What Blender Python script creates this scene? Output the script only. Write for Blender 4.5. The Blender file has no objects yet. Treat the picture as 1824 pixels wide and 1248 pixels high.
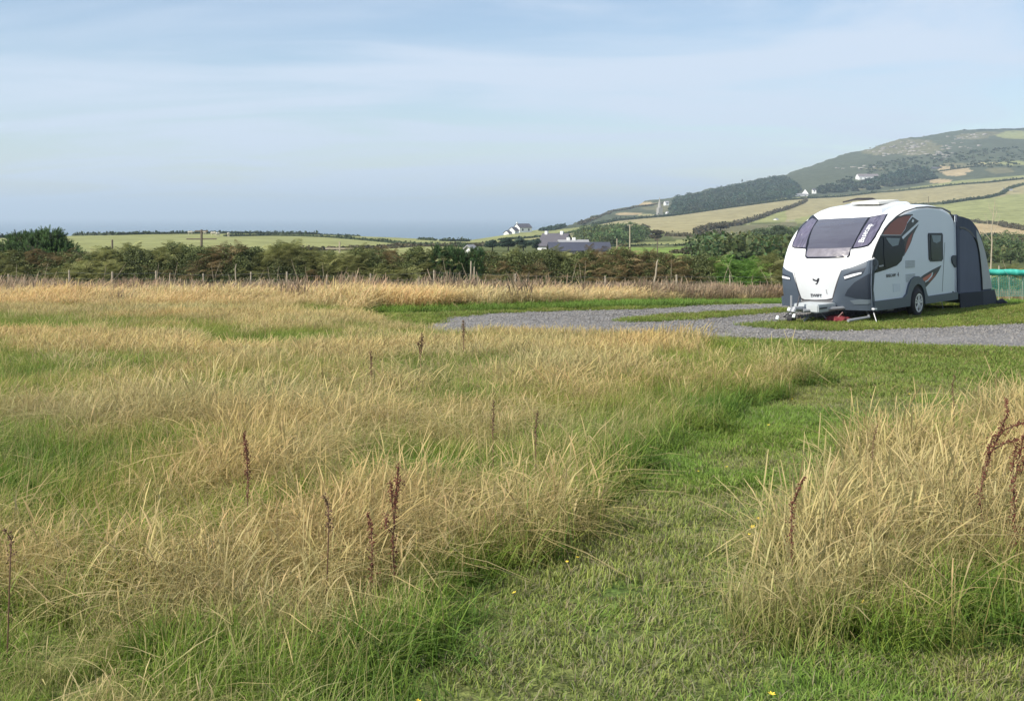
import bpy, bmesh, math, random
import numpy as np
from mathutils import Vector, Matrix
from mathutils.geometry import delaunay_2d_cdt

rng = np.random.default_rng(7)
random.seed(7)
R = math.radians
sc = bpy.context.scene
C = sc.collection

# ------------------------------------------------------------------ camera, sky, sun, exposure
F, PX0, PY0 = 2000.0, 912.0, 384.0        # focal length and eye-level point in pixels of the photograph
cam_d = bpy.data.cameras.new('camera'); cam = bpy.data.objects.new('camera', cam_d); C.objects.link(cam)
cam.location = (0, 0, 0); cam.rotation_euler = (R(90), 0, 0)
cam_d.sensor_width = 36; cam_d.lens = F / 1824 * 36
cam_d.shift_y = -(624 - PY0) / 1824
cam_d.clip_start = 0.05; cam_d.clip_end = 120000
sc.camera = cam

SUN_DIR = Vector((-0.80, -0.52, 0.0)).normalized()
SUN_EL = R(44)
SUN_VEC = Vector((SUN_DIR.x * math.cos(SUN_EL), SUN_DIR.y * math.cos(SUN_EL), math.sin(SUN_EL)))
world = bpy.data.worlds.new("World"); sc.world = world; world.use_nodes = True
wn, wl = world.node_tree.nodes, world.node_tree.links
wn.clear()
w_out = wn.new('ShaderNodeOutputWorld'); w_bg = wn.new('ShaderNodeBackground')
sky = wn.new('ShaderNodeTexSky'); sky.sky_type = 'NISHITA'; sky.sun_disc = False
sky.sun_elevation = SUN_EL; sky.sun_rotation = math.atan2(SUN_DIR.x, SUN_DIR.y)
sky.air_density = 1.0; sky.dust_density = 0.6; sky.ozone_density = 2.0; sky.altitude = 50
w_bg.inputs['Strength'].default_value = 0.097
# thin high cloud veils, procedural on the view direction of the sky itself
tc = wn.new('ShaderNodeTexCoord'); sep = wn.new('ShaderNodeSeparateXYZ'); wl.new(tc.outputs['Generated'], sep.inputs[0])
zc = wn.new('ShaderNodeMath'); zc.operation = 'MAXIMUM'; zc.inputs[1].default_value = 0.0; wl.new(sep.outputs[2], zc.inputs[0])
za = wn.new('ShaderNodeMath'); za.operation = 'ADD'; za.inputs[1].default_value = 0.10; wl.new(zc.outputs[0], za.inputs[0])
dv = wn.new('ShaderNodeVectorMath'); dv.operation = 'DIVIDE'; wl.new(tc.outputs['Generated'], dv.inputs[0])
cz = wn.new('ShaderNodeCombineXYZ')
for i in range(3): wl.new(za.outputs[0], cz.inputs[i])
wl.new(cz.outputs[0], dv.inputs[1])
mp = wn.new('ShaderNodeMapping'); mp.inputs['Scale'].default_value = (0.34, 0.62, 0.0); mp.inputs['Rotation'].default_value = (0, 0, R(-8)); mp.inputs['Location'].default_value = (1.7, 0.4, 0)
wl.new(dv.outputs[0], mp.inputs[0])
cn = wn.new('ShaderNodeTexNoise'); cn.inputs['Scale'].default_value = 1.5; cn.inputs['Detail'].default_value = 9; cn.inputs['Roughness'].default_value = 0.52; cn.inputs['Distortion'].default_value = 0.9
wl.new(mp.outputs[0], cn.inputs['Vector'])
cr = wn.new('ShaderNodeMapRange'); cr.inputs['From Min'].default_value = 0.36; cr.inputs['From Max'].default_value = 0.62
cr.inputs['To Min'].default_value = 0.10; cr.inputs['To Max'].default_value = 0.88; cr.interpolation_type = 'SMOOTHSTEP'
wl.new(cn.outputs['Fac'], cr.inputs['Value'])
cmix = wn.new('ShaderNodeMix'); cmix.data_type = 'RGBA'
cmix.inputs['B'].default_value = (5.0, 5.7, 6.7, 1)
wl.new(cr.outputs[0], cmix.inputs['Factor']); wl.new(sky.outputs[0], cmix.inputs['A'])
wl.new(cmix.outputs['Result'], w_bg.inputs['Color']); wl.new(w_bg.outputs[0], w_out.inputs['Surface'])

sun_d = bpy.data.lights.new('sun', 'SUN'); sun = bpy.data.objects.new('sun', sun_d); C.objects.link(sun)
sun_d.energy = 4.7; sun_d.angle = R(0.6); sun_d.color = (1.0, 0.94, 0.82)
sun.rotation_euler = (-SUN_VEC).to_track_quat('-Z', 'Y').to_euler()
sc.view_settings.view_transform = 'Standard'; sc.view_settings.look = 'None'
sc.view_settings.exposure = 0.58; sc.view_settings.gamma = 1.0; sc.view_settings.use_curve_mapping = False
sc.render.engine = 'CYCLES'
sc.cycles.use_denoising = True
sc.cycles.max_bounces = 6; sc.cycles.diffuse_bounces = 3; sc.cycles.transparent_max_bounces = 8; sc.cycles.volume_bounces = 0

# ------------------------------------------------------------------ helpers
def tag(o, label=None, cat=None, group=None, kind=None):
    if label: o['label'] = label
    if cat: o['category'] = cat
    if group: o['group'] = group
    if kind: o['kind'] = kind
    return o
def empty(name, loc, rz=0.0):
    o = bpy.data.objects.new(name, None); o.location = loc; o.rotation_euler = (0, 0, rz); o.empty_display_size = 0.2
    C.objects.link(o); return o
def quadmesh(name, V, k, cols=None):
    """V (n*k,3) vertices in independent k-gons"""
    V = np.asarray(V, dtype=np.float32).reshape(-1, 3); n = len(V) // k
    me = bpy.data.meshes.new(name)
    me.vertices.add(len(V)); me.vertices.foreach_set('co', V.ravel())
    me.loops.add(n * k); me.loops.foreach_set('vertex_index', np.arange(n * k, dtype=np.int32))
    me.polygons.add(n); me.polygons.foreach_set('loop_start', np.arange(0, n * k, k, dtype=np.int32))
    me.update(calc_edges=True)
    if cols is not None: setcol(me, cols)
    return me
def setcol(me, cols):
    a = me.color_attributes.new('col', 'FLOAT_COLOR', 'POINT')
    c = np.ones((len(me.vertices), 4), dtype=np.float32); c[:, :3] = cols
    a.data.foreach_set('color', c.ravel())
def indexed(name, V, Fq, cols=None, smooth=False):
    V = np.asarray(V, dtype=np.float32).reshape(-1, 3); Fq = np.asarray(Fq, dtype=np.int32); k = Fq.shape[1]
    me = bpy.data.meshes.new(name)
    me.vertices.add(len(V)); me.vertices.foreach_set('co', V.ravel())
    me.loops.add(Fq.size); me.loops.foreach_set('vertex_index', Fq.ravel())
    me.polygons.add(len(Fq)); me.polygons.foreach_set('loop_start', np.arange(0, Fq.size, k, dtype=np.int32))
    if smooth: me.polygons.foreach_set('use_smooth', np.ones(len(Fq), dtype=bool))
    me.update(calc_edges=True); me.validate()
    if cols is not None: setcol(me, cols)
    return me
def add(name, me, mat=None, parent=None, loc=None, link=True):
    if mat is not None:
        for m in (mat if isinstance(mat, (list, tuple)) else [mat]): me.materials.append(m)
    o = bpy.data.objects.new(name, me)
    if link: C.objects.link(o)
    if parent is not None: o.parent = parent
    if loc is not None: o.location = loc
    return o
def fm(name, verts, faces, mat, parent=None, smooth=False, bevel=0, loc=None, recalc=True):
    me = bpy.data.meshes.new(name); me.from_pydata([tuple(v) for v in verts], [], faces)
    bm = bmesh.new(); bm.from_mesh(me)
    if recalc: bmesh.ops.recalc_face_normals(bm, faces=bm.faces)
    if bevel: bmesh.ops.bevel(bm, geom=bm.edges[:], offset=bevel, segments=2, affect='EDGES', clamp_overlap=True)
    bm.to_mesh(me); bm.free()
    if smooth:
        for p in me.polygons: p.use_smooth = True
    return add(name, me, mat, parent, loc)
class MB:
    def __init__(s): s.v = []; s.f = []
    def box(s, x0, x1, y0, y1, z0, z1):
        b = len(s.v)
        s.v += [(x0,y0,z0),(x1,y0,z0),(x1,y1,z0),(x0,y1,z0),(x0,y0,z1),(x1,y0,z1),(x1,y1,z1),(x0,y1,z1)]
        s.f += [tuple(b+i for i in q) for q in ((0,3,2,1),(4,5,6,7),(0,1,5,4),(1,2,6,5),(2,3,7,6),(3,0,4,7))]; return s
    def tube(s, pts, rad, n=8):
        pts = [Vector(p) for p in pts]; rad = rad if isinstance(rad, (list, tuple)) else [rad]*len(pts)
        b = len(s.v)
        for i, p in enumerate(pts):
            t = (pts[min(i+1, len(pts)-1)] - pts[max(i-1, 0)]).normalized()
            a = t.orthogonal().normalized() if i == 0 else (a - t*a.dot(t)).normalized()
            c = t.cross(a)
            for k in range(n):
                th = 2*math.pi*k/n; s.v.append(tuple(p + (a*math.cos(th) + c*math.sin(th))*rad[i]))
        for i in range(len(pts)-1):
            for k in range(n): s.f.append((b+i*n+k, b+i*n+(k+1)%n, b+(i+1)*n+(k+1)%n, b+(i+1)*n+k))
        s.f.append(tuple(b+k for k in range(n))[::-1]); s.f.append(tuple(b+(len(pts)-1)*n+k for k in range(n))); return s
    def prism(s, poly, d):
        """poly: list of 3D points, d: extrusion vector"""
        b = len(s.v); n = len(poly); d = Vector(d)
        s.v += [tuple(p) for p in poly] + [tuple(Vector(p)+d) for p in poly]
        s.f += [tuple(b+i for i in range(n))[::-1], tuple(b+n+i for i in range(n))]
        s.f += [(b+i, b+(i+1)%n, b+n+(i+1)%n, b+n+i) for i in range(n)]; return s
    def build(s, name, mat, parent=None, smooth=False, bevel=0, loc=None): return fm(name, s.v, s.f, mat, parent, smooth, bevel, loc)

# ------------------------------------------------------------------ materials
def new_mat(name):
    m = bpy.data.materials.new(name); m.use_nodes = True; return m, m.node_tree.nodes, m.node_tree.links
def pmat(name, col, rough=0.5, metal=0.0, noise=0.12, nscale=8.0, bump=0.0, bscale=60.0, spec=0.5, coat=0.0, trans=0.0):
    m, n, l = new_mat(name); p = n['Principled BSDF']
    p.inputs['Roughness'].default_value = rough; p.inputs['Metallic'].default_value = metal
    p.inputs['Specular IOR Level'].default_value = spec; p.inputs['Coat Weight'].default_value = coat
    tcn = n.new('ShaderNodeTexCoord'); nz = n.new('ShaderNodeTexNoise'); nz.inputs['Scale'].default_value = nscale; nz.inputs['Detail'].default_value = 6
    l.new(tcn.outputs['Object'], nz.inputs['Vector'])
    mr = n.new('ShaderNodeMapRange'); mr.inputs['To Min'].default_value = 1-noise; mr.inputs['To Max'].default_value = 1+noise; l.new(nz.outputs['Fac'], mr.inputs['Value'])
    vm = n.new('ShaderNodeVectorMath'); vm.operation = 'SCALE'; vm.inputs[0].default_value = col; l.new(mr.outputs[0], vm.inputs['Scale'])
    l.new(vm.outputs[0], p.inputs['Base Color'])
    if bump:
        nb = n.new('ShaderNodeTexNoise'); nb.inputs['Scale'].default_value = bscale; nb.inputs['Detail'].default_value = 4; l.new(tcn.outputs['Object'], nb.inputs['Vector'])
        bp = n.new('ShaderNodeBump'); bp.inputs['Strength'].default_value = bump; bp.inputs['Distance'].default_value = 0.02
        l.new(nb.outputs['Fac'], bp.inputs['Height']); l.new(bp.outputs[0], p.inputs['Normal'])
    return m
def wavy(m, scale=2.0, dist=.06, stretch=(1,1,1)):
    n, l = m.node_tree.nodes, m.node_tree.links; p = n['Principled BSDF']; tcn = n.new('ShaderNodeTexCoord'); mp_ = n.new('ShaderNodeMapping'); mp_.inputs['Scale'].default_value = stretch
    nz = n.new('ShaderNodeTexNoise'); nz.inputs['Scale'].default_value = scale; nz.inputs['Detail'].default_value = 2; l.new(tcn.outputs['Object'], mp_.inputs[0]); l.new(mp_.outputs[0], nz.inputs['Vector'])
    bp = n.new('ShaderNodeBump'); bp.inputs['Distance'].default_value = dist; bp.inputs['Strength'].default_value = 1; l.new(nz.outputs['Fac'], bp.inputs['Height']); l.new(bp.outputs[0], p.inputs['Normal'])
def leaf_mat(name, transl=0.3, tint=False, rough=0.6, gain=1.0):
    m, n, l = new_mat(name); p = n['Principled BSDF']; out = n['Material Output']
    p.inputs['Roughness'].default_value = rough; p.inputs['Specular IOR Level'].default_value = 0.25
    a = n.new('ShaderNodeAttribute'); a.attribute_name = 'col'
    colo = a.outputs['Color']
    if tint:
        t = n.new('ShaderNodeAttribute'); t.attribute_type = 'INSTANCER'; t.attribute_name = 'tint'
        mx = n.new('ShaderNodeVectorMath'); mx.operation = 'MULTIPLY'; l.new(colo, mx.inputs[0]); l.new(t.outputs['Color'], mx.inputs[1]); colo = mx.outputs[0]
    if gain != 1.0:
        g = n.new('ShaderNodeVectorMath'); g.operation = 'SCALE'; g.inputs['Scale'].default_value = gain; l.new(colo, g.inputs[0]); colo = g.outputs[0]
    l.new(colo, p.inputs['Base Color'])
    tr = n.new('ShaderNodeBsdfTranslucent'); l.new(colo, tr.inputs['Color'])
    ms = n.new('ShaderNodeMixShader'); ms.inputs[0].default_value = transl
    l.new(p.outputs[0], ms.inputs[1]); l.new(tr.outputs[0], ms.inputs[2]); l.new(ms.outputs[0], out.inputs['Surface'])
    return m
LEAF = leaf_mat('leaf'); GRASS = leaf_mat('grass_blade', 0.40, tint=True); FROND = leaf_mat('frond', 0.25, tint=True)

# ------------------------------------------------------------------ ground heights
ZN_Y = np.array([-200, 0, 25, 30, 42, 52.0]); ZN_Z = np.array([-1.62, -1.62, -2.41, -2.42, -3.15, -3.35])
def znear(Y): return np.interp(Y, ZN_Y, ZN_Z)
PXK = [-1500, 0, 130, 260, 400, 560, 700, 830, 960, 1040, 1100, 1175, 1200, 1285, 1400, 1500, 1600, 1715, 1824, 2300, 3300]
def arr(v): return np.array(v, dtype=float)
# photograph row of each break of slope, and its distance, per column PXK
L1y = arr([446,446,446,447,448,449,450,450,455,458,460,461,461,462,464,466,468,469,470,470,470])
L1d = arr([150,150,150,150,160,170,170,170,165,160,150,150,150,150,150,150,150,150,150,150,150])
L2y = arr([436,436,436,435,434,433,436,438,438,438,437,436,436,434,432,431,430,428,426,424,424])
L2d = arr([240,240,240,240,250,270,290,300,310,320,330,330,330,330,330,340,350,350,350,350,350])
L3y = arr([428,427,425,423,422,424,428,432,426,420,412,408,406,402,400,400,400,398,396,392,392])
L3d = arr([330,330,330,340,350,360,370,380,440,520,580,600,600,620,640,650,650,650,650,650,650])
L4y = arr([424,423,421,418.5,417,419,424,430,415,404,392,384,382,370,353,348,338,322,313,308,308])
L4d = arr([390,390,390,400,420,430,430,430,620,820,950,1000,1020,1100,1200,1250,1280,1300,1300,1300,1300])
SKy = arr([423,422,420,417.5,416,418,423,429,409,392,372,355,352,333,310,277,250,231,229.5,232,240])
SKd = arr([420,420,420,430,450,460,460,455,700,1000,1300,1500,1520,1650,1800,2000,2200,2350,2400,2400,2400])
def zrow(y, d): return -(y - PY0) / F * d
def column(px):
    px = np.asarray(px, dtype=float)
    g = lambda a: np.interp(px, PXK, a)
    Ys = [np.full_like(px, 52.0)]; Zs = [np.full_like(px, znear(52.0))]
    for yy, dd in ((L1y, L1d), (L2y, L2d), (L3y, L3d), (L4y, L4d), (SKy, SKd)):
        Ys.append(g(dd)); Zs.append(zrow(g(yy), g(dd)))
    Ys.append(Ys[-1] * 1.25); Zs.append(np.minimum(Zs[-1] - 12, -8) * 0 + (Zs[-1] - 0.10 * Ys[-2] - 8))
    Ys.append(Ys[-2] * 1.9); Zs.append(np.full_like(px, -75.0))
    return np.stack(Ys), np.stack(Zs)
def gz(X, Y):
    if Y <= 52: return float(znear(Y))
    px = PX0 + F * X / Y
    a, b = column(np.array([px])); return float(np.interp(Y, a[:, 0], b[:, 0]))
def hit(px, y):
    """ground point seen at a pixel of the photograph"""
    Yn = np.linspace(2, 52, 1500); rows = PY0 - znear(Yn) / Yn * F
    if y >= rows[-1]: Y = float(np.interp(-y, -rows, Yn))
    else:
        a, b = column(np.array([float(px)])); Yf = np.linspace(52, a[5, 0], 4000); zf = np.interp(Yf, a[:, 0], b[:, 0]); r = PY0 - zf / Yf * F
        i = np.argmax(r <= y) if (r <= y).any() else len(r) - 1; Y = float(Yf[i])
    return Vector(((px - PX0) / F * Y, Y, gz((px - PX0) / F * Y, Y)))
def inpoly(px, py, poly):
    px = np.asarray(px); py = np.asarray(py); c = np.zeros(px.shape, bool); n = len(poly); j = n - 1
    for i in range(n):
        xi, yi = poly[i]; xj, yj = poly[j]
        if yi != yj: c ^= ((yi > py) != (yj > py)) & (px < (xj - xi) * (py - yi) / (yj - yi) + xi)
        j = i
    return c
def vnoise(x, y, s, seed=0):
    x = np.asarray(x) / s + seed * 17.3; y = np.asarray(y) / s + seed * 9.1
    xi = np.floor(x).astype(np.int64); yi = np.floor(y).astype(np.int64); fx = x - xi; fy = y - yi
    h = lambda a, b: ((np.sin(a * 127.1 + b * 311.7 + seed * 74.7) * 43758.5453) % 1.0)
    fx = fx * fx * (3 - 2 * fx); fy = fy * fy * (3 - 2 * fy)
    return (h(xi, yi) * (1 - fx) + h(xi + 1, yi) * fx) * (1 - fy) + (h(xi, yi + 1) * (1 - fx) + h(xi + 1, yi + 1) * fx) * fy
def fbm(x, y, s, seed=0, o=4):
    return sum(vnoise(x, y, s / 2**i, seed + i * 3) * 0.5**i for i in range(o)) / sum(0.5**i for i in range(o))

# areas of the campsite, traced as ground outlines
PATH = [(700,1300),(700,2600),(3200,2600),(3200,700),(2300,640),(1824,625),(1500,613),(1320,607),(1200,609),(1330,632),(1440,652),(1470,680),(1400,712),(1290,757),(1190,812),(1110,882),(1000,972),(870,1077),(770,1177)]
RIGHT_T = [(1335,1180),(1368,1080),(1405,970),(1450,890),(1512,828),(1585,785),(1705,762),(1900,742),(2600,700),(2600,1140),(1800,1150),(1500,1165)]
LEFT_T = [(-1500,2600),(560,2600),(690,1290),(765,1172),(865,1072),(995,967),(1105,877),(1185,807),(1285,752),(1395,707),(1460,680),(1436,655),(1330,634),(1200,611),(1000,606),(780,604),(700,592),(640,562),(560,552),(-1500,552)]
BACK_T = [(-1500,552),(560,552),(640,562),(800,557),(1000,551),(1190,546),(1395,541),(1600,536),(1760,545),(2600,545),(2600,512),(-1500,512)]
GRAVEL = [(700,602),(745,584),(800,566),(900,558),(960,556),(1200,548.5),(1395,541),(1640,534),(1640,556),(1500,569),(1420,573),(1345,579),(1325,581),(1380,587),(1500,590),(1620,586),(1730,581),(1850,577),(2700,566),(2700,680),(2300,640),(1824,624),(1500,612),(1320,606),(1000,604)]
ISLAND = [(1100,573),(1120,568),(1160,564),(1280,557),(1400,551),(1470,547),(1470,550),(1400,556),(1330,561),(1230,569),(1150,574)]
def to_px(X, Y): return PX0 + F * X / Y, PY0 - znear(Y) / Y * F

# near ground sheet
def ground_sheet():
    xs = np.concatenate([np.linspace(-300, -42, 14), np.arange(-40, 40.01, 0.5), np.linspace(42, 300, 14)])
    ys = np.concatenate([np.linspace(-200, -5, 12), np.arange(-4, 54.01, 0.5)])
    gx, gy = np.meshgrid(xs, ys); gzv = znear(gy) + (fbm(gx, gy, 3.0, 2) - 0.5) * 0.03
    gzv = np.where(gy > 52, gzv - 0.03, gzv)
    nx = len(xs); idx = np.arange(len(xs) * len(ys)).reshape(len(ys), nx)
    q = np.stack([idx[:-1, :-1], idx[:-1, 1:], idx[1:, 1:], idx[1:, :-1]], -1).reshape(-1, 4)
    m, n, l = new_mat('turf'); p = n['Principled BSDF']; p.inputs['Roughness'].default_value = 0.9; p.inputs['Specular IOR Level'].default_value = 0.1
    g = n.new('ShaderNodeNewGeometry'); n1 = n.new('ShaderNodeTexNoise'); n1.inputs['Scale'].default_value = 0.9; n1.inputs['Detail'].default_value = 8; l.new(g.outputs['Position'], n1.inputs['Vector'])
    n2 = n.new('ShaderNodeTexNoise'); n2.inputs['Scale'].default_value = 26; n2.inputs['Detail'].default_value = 6; l.new(g.outputs['Position'], n2.inputs['Vector'])
    r1 = n.new('ShaderNodeValToRGB'); e = r1.color_ramp.elements; e[0].position = .32; e[0].color = (.09,.14,.035,1); e[1].position = .7; e[1].color = (.19,.20,.075,1); l.new(n1.outputs['Fac'], r1.inputs[0])
    r2 = n.new('ShaderNodeValToRGB'); e = r2.color_ramp.elements; e[0].position = .3; e[0].color = (.35,.35,.35,1); e[1].position = .7; e[1].color = (1.3,1.3,1.2,1); l.new(n2.outputs['Fac'], r2.inputs[0])
    mx = n.new('ShaderNodeVectorMath'); mx.operation = 'MULTIPLY'; l.new(r1.outputs[0], mx.inputs[0]); l.new(r2.outputs[0], mx.inputs[1]); l.new(mx.outputs[0], p.inputs['Base Color'])
    bp = n.new('ShaderNodeBump'); bp.inputs['Distance'].default_value = .03; l.new(n2.outputs['Fac'], bp.inputs['Height']); l.new(bp.outputs[0], p.inputs['Normal'])
    o = add('ground', indexed('ground', np.stack([gx, gy, gzv], -1), q, smooth=True), m)
    tag(o, kind='structure'); return m
TURF = ground_sheet()

def sheet(name, poly, mat, lift, jag, seed):
    """sheet that follows the ground inside a traced outline, with a ragged edge"""
    P = [hit(*p) for p in poly]; pts = []
    for i in range(len(P)):
        a, b = P[i], P[(i+1) % len(P)]; L = (b - a).length; n = max(1, int(L / 0.12)) if (abs(a.x) < 25 and abs(b.x) < 25) else 3
        d = (b - a); nrm = Vector((-d.y, d.x, 0)).normalized()
        for k in range(n):
            q = a.lerp(b, k / n); o = (float(fbm(q.x, q.y, 0.7, seed)) - .5) * jag * 2 + (random.random() - .5) * jag * .5
            pts.append((q.x + nrm.x * o, q.y + nrm.y * o))
    xs = [p[0] for p in pts]; ys = [p[1] for p in pts]; grid = []
    for X in np.arange(min(xs), max(xs), 0.6):
        for Y in np.arange(min(ys), max(ys), 0.6): grid.append((X, Y))
    g = np.array(grid); g = g[inpoly(g[:, 0], g[:, 1], pts)]
    vs = [Vector(p) for p in pts] + [Vector(p) for p in g]
    ed = [(i, (i+1) % len(pts)) for i in range(len(pts))]
    ov, oe, of, *_ = delaunay_2d_cdt(vs, ed, [], 1, 1e-4)
    V = [(v.x, v.y, float(znear(v.y) + (fbm(v.x, v.y, 3.0, 2) - .5) * .03) + lift) for v in ov]
    o = fm(name, V, [tuple(f) for f in of], mat, recalc=False)
    for pl in o.data.polygons: pl.use_smooth = True
    bm = bmesh.new(); bm.from_mesh(o.data)
    for f in bm.faces:
        if f.normal.z < 0: f.normal_flip()
    bm.to_mesh(o.data); bm.free()
    return pts, tag(o, kind='structure')
def gravel_mat():
    m, n, l = new_mat('gravel'); p = n['Principled BSDF']; p.inputs['Roughness'].default_value = 0.85; p.inputs['Specular IOR Level'].default_value = .3
    g = n.new('ShaderNodeNewGeometry'); v = n.new('ShaderNodeTexVoronoi'); v.inputs['Scale'].default_value = 34; l.new(g.outputs['Position'], v.inputs['Vector'])
    n1 = n.new('ShaderNodeTexNoise'); n1.inputs['Scale'].default_value = 1.6; n1.inputs['Detail'].default_value = 9; l.new(g.outputs['Position'], n1.inputs['Vector'])
    r = n.new('ShaderNodeValToRGB'); e = r.color_ramp.elements; e[0].position = .1; e[0].color = (.085,.085,.09,1); e[1].position = .9; e[1].color = (.25,.238,.228,1); l.new(v.outputs['Color'], r.inputs[0])
    r2 = n.new('ShaderNodeMapRange'); r2.inputs['From Min'].default_value = .3; r2.inputs['From Max'].default_value = .7; r2.inputs['To Min'].default_value = .72; r2.inputs['To Max'].default_value = 1.2; l.new(n1.outputs['Fac'], r2.inputs['Value'])
    s = n.new('ShaderNodeVectorMath'); s.operation = 'SCALE'; l.new(r.outputs[0], s.inputs[0]); l.new(r2.outputs[0], s.inputs['Scale']); l.new(s.outputs[0], p.inputs['Base Color'])
    bp = n.new('ShaderNodeBump'); bp.inputs['Distance'].default_value = .02; bp.inputs['Strength'].default_value = .8; bp.invert = True; l.new(v.outputs['Distance'], bp.inputs['Height']); l.new(bp.outputs[0], p.inputs['Normal'])
    return m
GRAVEL_M = gravel_mat()
GPTS, _ = sheet('gravel_track', GRAVEL, GRAVEL_M, 0.012, 0.16, 3)
IPTS, _ = sheet('grass_island', ISLAND, TURF, 0.024, 0.10, 5)

# ------------------------------------------------------------------ far terrain
def terrain():
    pxs = np.concatenate([np.linspace(-1500, -60, 60), np.arange(-50, 1880, 2.5), np.linspace(1890, 3300, 60)])
    YY, ZZ = column(pxs); rows_n = [10, 14, 14, 26, 90, 16, 10]
    Ys = []; Zs = []
    for k, nr in enumerate(rows_n):
        t = (np.arange(nr) / nr)[:, None]
        Ys.append(YY[k] * (1 - t) + YY[k+1] * t); Zs.append(ZZ[k] * (1 - t) + ZZ[k+1] * t)
    Ys.append(YY[-1:]); Zs.append(ZZ[-1:])
    Y = np.concatenate(Ys); Z = np.concatenate(Zs); X = (pxs - PX0)[None, :] / F * Y
    # small relief of the moor above the fields
    sk = np.interp(pxs, PXK, SKd)[None, :]; l4 = np.interp(pxs, PXK, L4d)[None, :]
    w = np.clip((Y - l4) / np.maximum(sk - l4, 40), 0, 1) * (pxs[None, :] > 1000)
    Z = Z + w * ((fbm(X, Y, 60, 11, 5) - .5) * 7 + (fbm(X, Y, 14, 12, 3) - .5) * 3.5)
    row = PY0 - Z / Y * F; col = np.broadcast_to(pxs[None, :], row.shape)
    l4r = np.interp(pxs, PXK, L4y)[None, :]
    G = {'straw': (.27,.24,.135), 'field': (.225,.235,.105), 'tan': (.34,.27,.16), 'green': (.155,.215,.06), 'pale': (.30,.28,.15), 'scrub': (.095,.11,.05), 'moor': (.078,.09,.06), 'rough': (.14,.135,.08)}
    c = np.zeros(row.shape + (3,)); c[:] = G['field']
    def paint(poly, k, hard=1.0):
        jx = col + (fbm(X, Y, 25, 31) - .5) * 3; jy = row + (fbm(X, Y, 25, 32) - .5) * 1.2
        c[inpoly(jx, jy, poly)] = G[k]
    mm = (row < l4r) & (col > 985); c[mm] = G['moor']
    paint([(830,500),(830,433),(1000,424),(1100,416),(1250,418),(1300,400),(1400,395),(1900,440),(1900,500)], 'scrub')
    paint([(1030,440),(1090,430),(1200,433),(1262,428),(1262,433),(1100,438),(1085,450),(1085,460),(1250,460),(1250,445)], 'field')
    paint([(1090,462),(1085,440),(1180,441),(1262,437),(1262,462)], 'green')
    paint([(1085,437),(1190,430),(1270,425),(1265,433),(1180,439)], 'field')
    paint([(1060,402),(1100,392),(1180,386),(1290,371),(1420,353),(1460,352),(1400,372),(1380,378),(1340,392),(1280,396),(1255,410),(1235,418),(1190,416),(1150,406),(1120,398)], 'straw')
    paint([(1180,412),(1235,418),(1255,410),(1290,404),(1420,395),(1420,410),(1290,425),(1200,424)], 'rough')
    paint([(1400,372),(1460,352),(1660,332),(1824,316),(2400,300),(2400,330),(1824,345),(1760,352),(1690,361),(1600,366),(1500,368),(1400,395)], 'straw')
    paint([(1670,364),(1760,353),(1900,345),(1900,412),(1824,407),(1780,398),(1730,396),(1690,392)], 'field')
    paint([(1700,396),(1780,400),(1850,410),(1850,422),(1700,425)], 'tan')
    paint([(1750,425),(1900,430),(1900,440),(1770,437)], 'green')
    paint([(1780,443),(1900,446),(1900,456),(1790,455)], 'green')
    paint([(870,420),(960,412),(1040,404),(1075,395),(1075,402),(1030,412),(960,422),(900,430),(860,434)], 'field')
    paint([(930,428),(1040,408),(1090,402),(1100,412),(1040,418),(1000,420)], 'pale')
    paint([(1010,420),(1040,406),(1060,400),(1095,402),(1095,420)], 'rough')
    for i, (x, y, w_, h_, k) in enumerate([(1118,381,24,2.5,'tan'),(1150,383,16,2,'pale'),(1180,366,16,6,'rough'),(1146,363,22,3,'tan'),(1160,371,18,3,'rough'),(1180,375,14,3,'rough'),(1530,334,22,5,'rough'),(1555,331,22,3.5,'pale'),(1495,336,22,3,'rough'),
                  (1560,301,24,2,'rough'),(1700,300,32,8,'tan'),(1706,294,40,4,'rough'),(1672,322,22,4,'tan'),(1740,294,26,2.5,'rough'),(1765,291,24,2.5,'pale'),(1810,240,36,7,'field'),(1760,238,24,4,'rough'),(1780,304,26,5,'rough'),(1805,291,30,4,'field'),(1700,308,24,5,'tan'),
                  (1620,262,55,14,'rough'),(1560,270,26,6,'rough'),(1730,243,30,5,'rough')]):
        f = ((col - x) / w_)**2 + ((row - y) / h_)**2 + (fbm(X, Y, 30, 40 + i) - .5) * 1.6
        c[f < 1] = G[k]
    c *= (0.86 + 0.28 * fbm(X, Y, 40, 51, 5))[..., None]
    nr, nc = row.shape; idx = np.arange(nr * nc).reshape(nr, nc)
    q = np.stack([idx[:-1, :-1], idx[:-1, 1:], idx[1:, 1:], idx[1:, :-1]], -1).reshape(-1, 4)
    m, n, l = new_mat('fields'); p = n['Principled BSDF']; p.inputs['Roughness'].default_value = 1; p.inputs['Specular IOR Level'].default_value = 0
    a = n.new('ShaderNodeAttribute'); a.attribute_name = 'col'; g = n.new('ShaderNodeNewGeometry')
    n1 = n.new('ShaderNodeTexNoise'); n1.inputs['Scale'].default_value = .12; n1.inputs['Detail'].default_value = 10; n1.inputs['Roughness'].default_value = .65; l.new(g.outputs['Position'], n1.inputs['Vector'])
    r = n.new('ShaderNodeMapRange'); r.inputs['From Min'].default_value = .3; r.inputs['From Max'].default_value = .7; r.inputs['To Min'].default_value = .62; r.inputs['To Max'].default_value = 1.32; l.new(n1.outputs['Fac'], r.inputs['Value'])
    s = n.new('ShaderNodeVectorMath'); s.operation = 'SCALE'; l.new(a.outputs['Color'], s.inputs[0]); l.new(r.outputs[0], s.inputs['Scale']); l.new(s.outputs[0], p.inputs['Base Color'])
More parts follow.
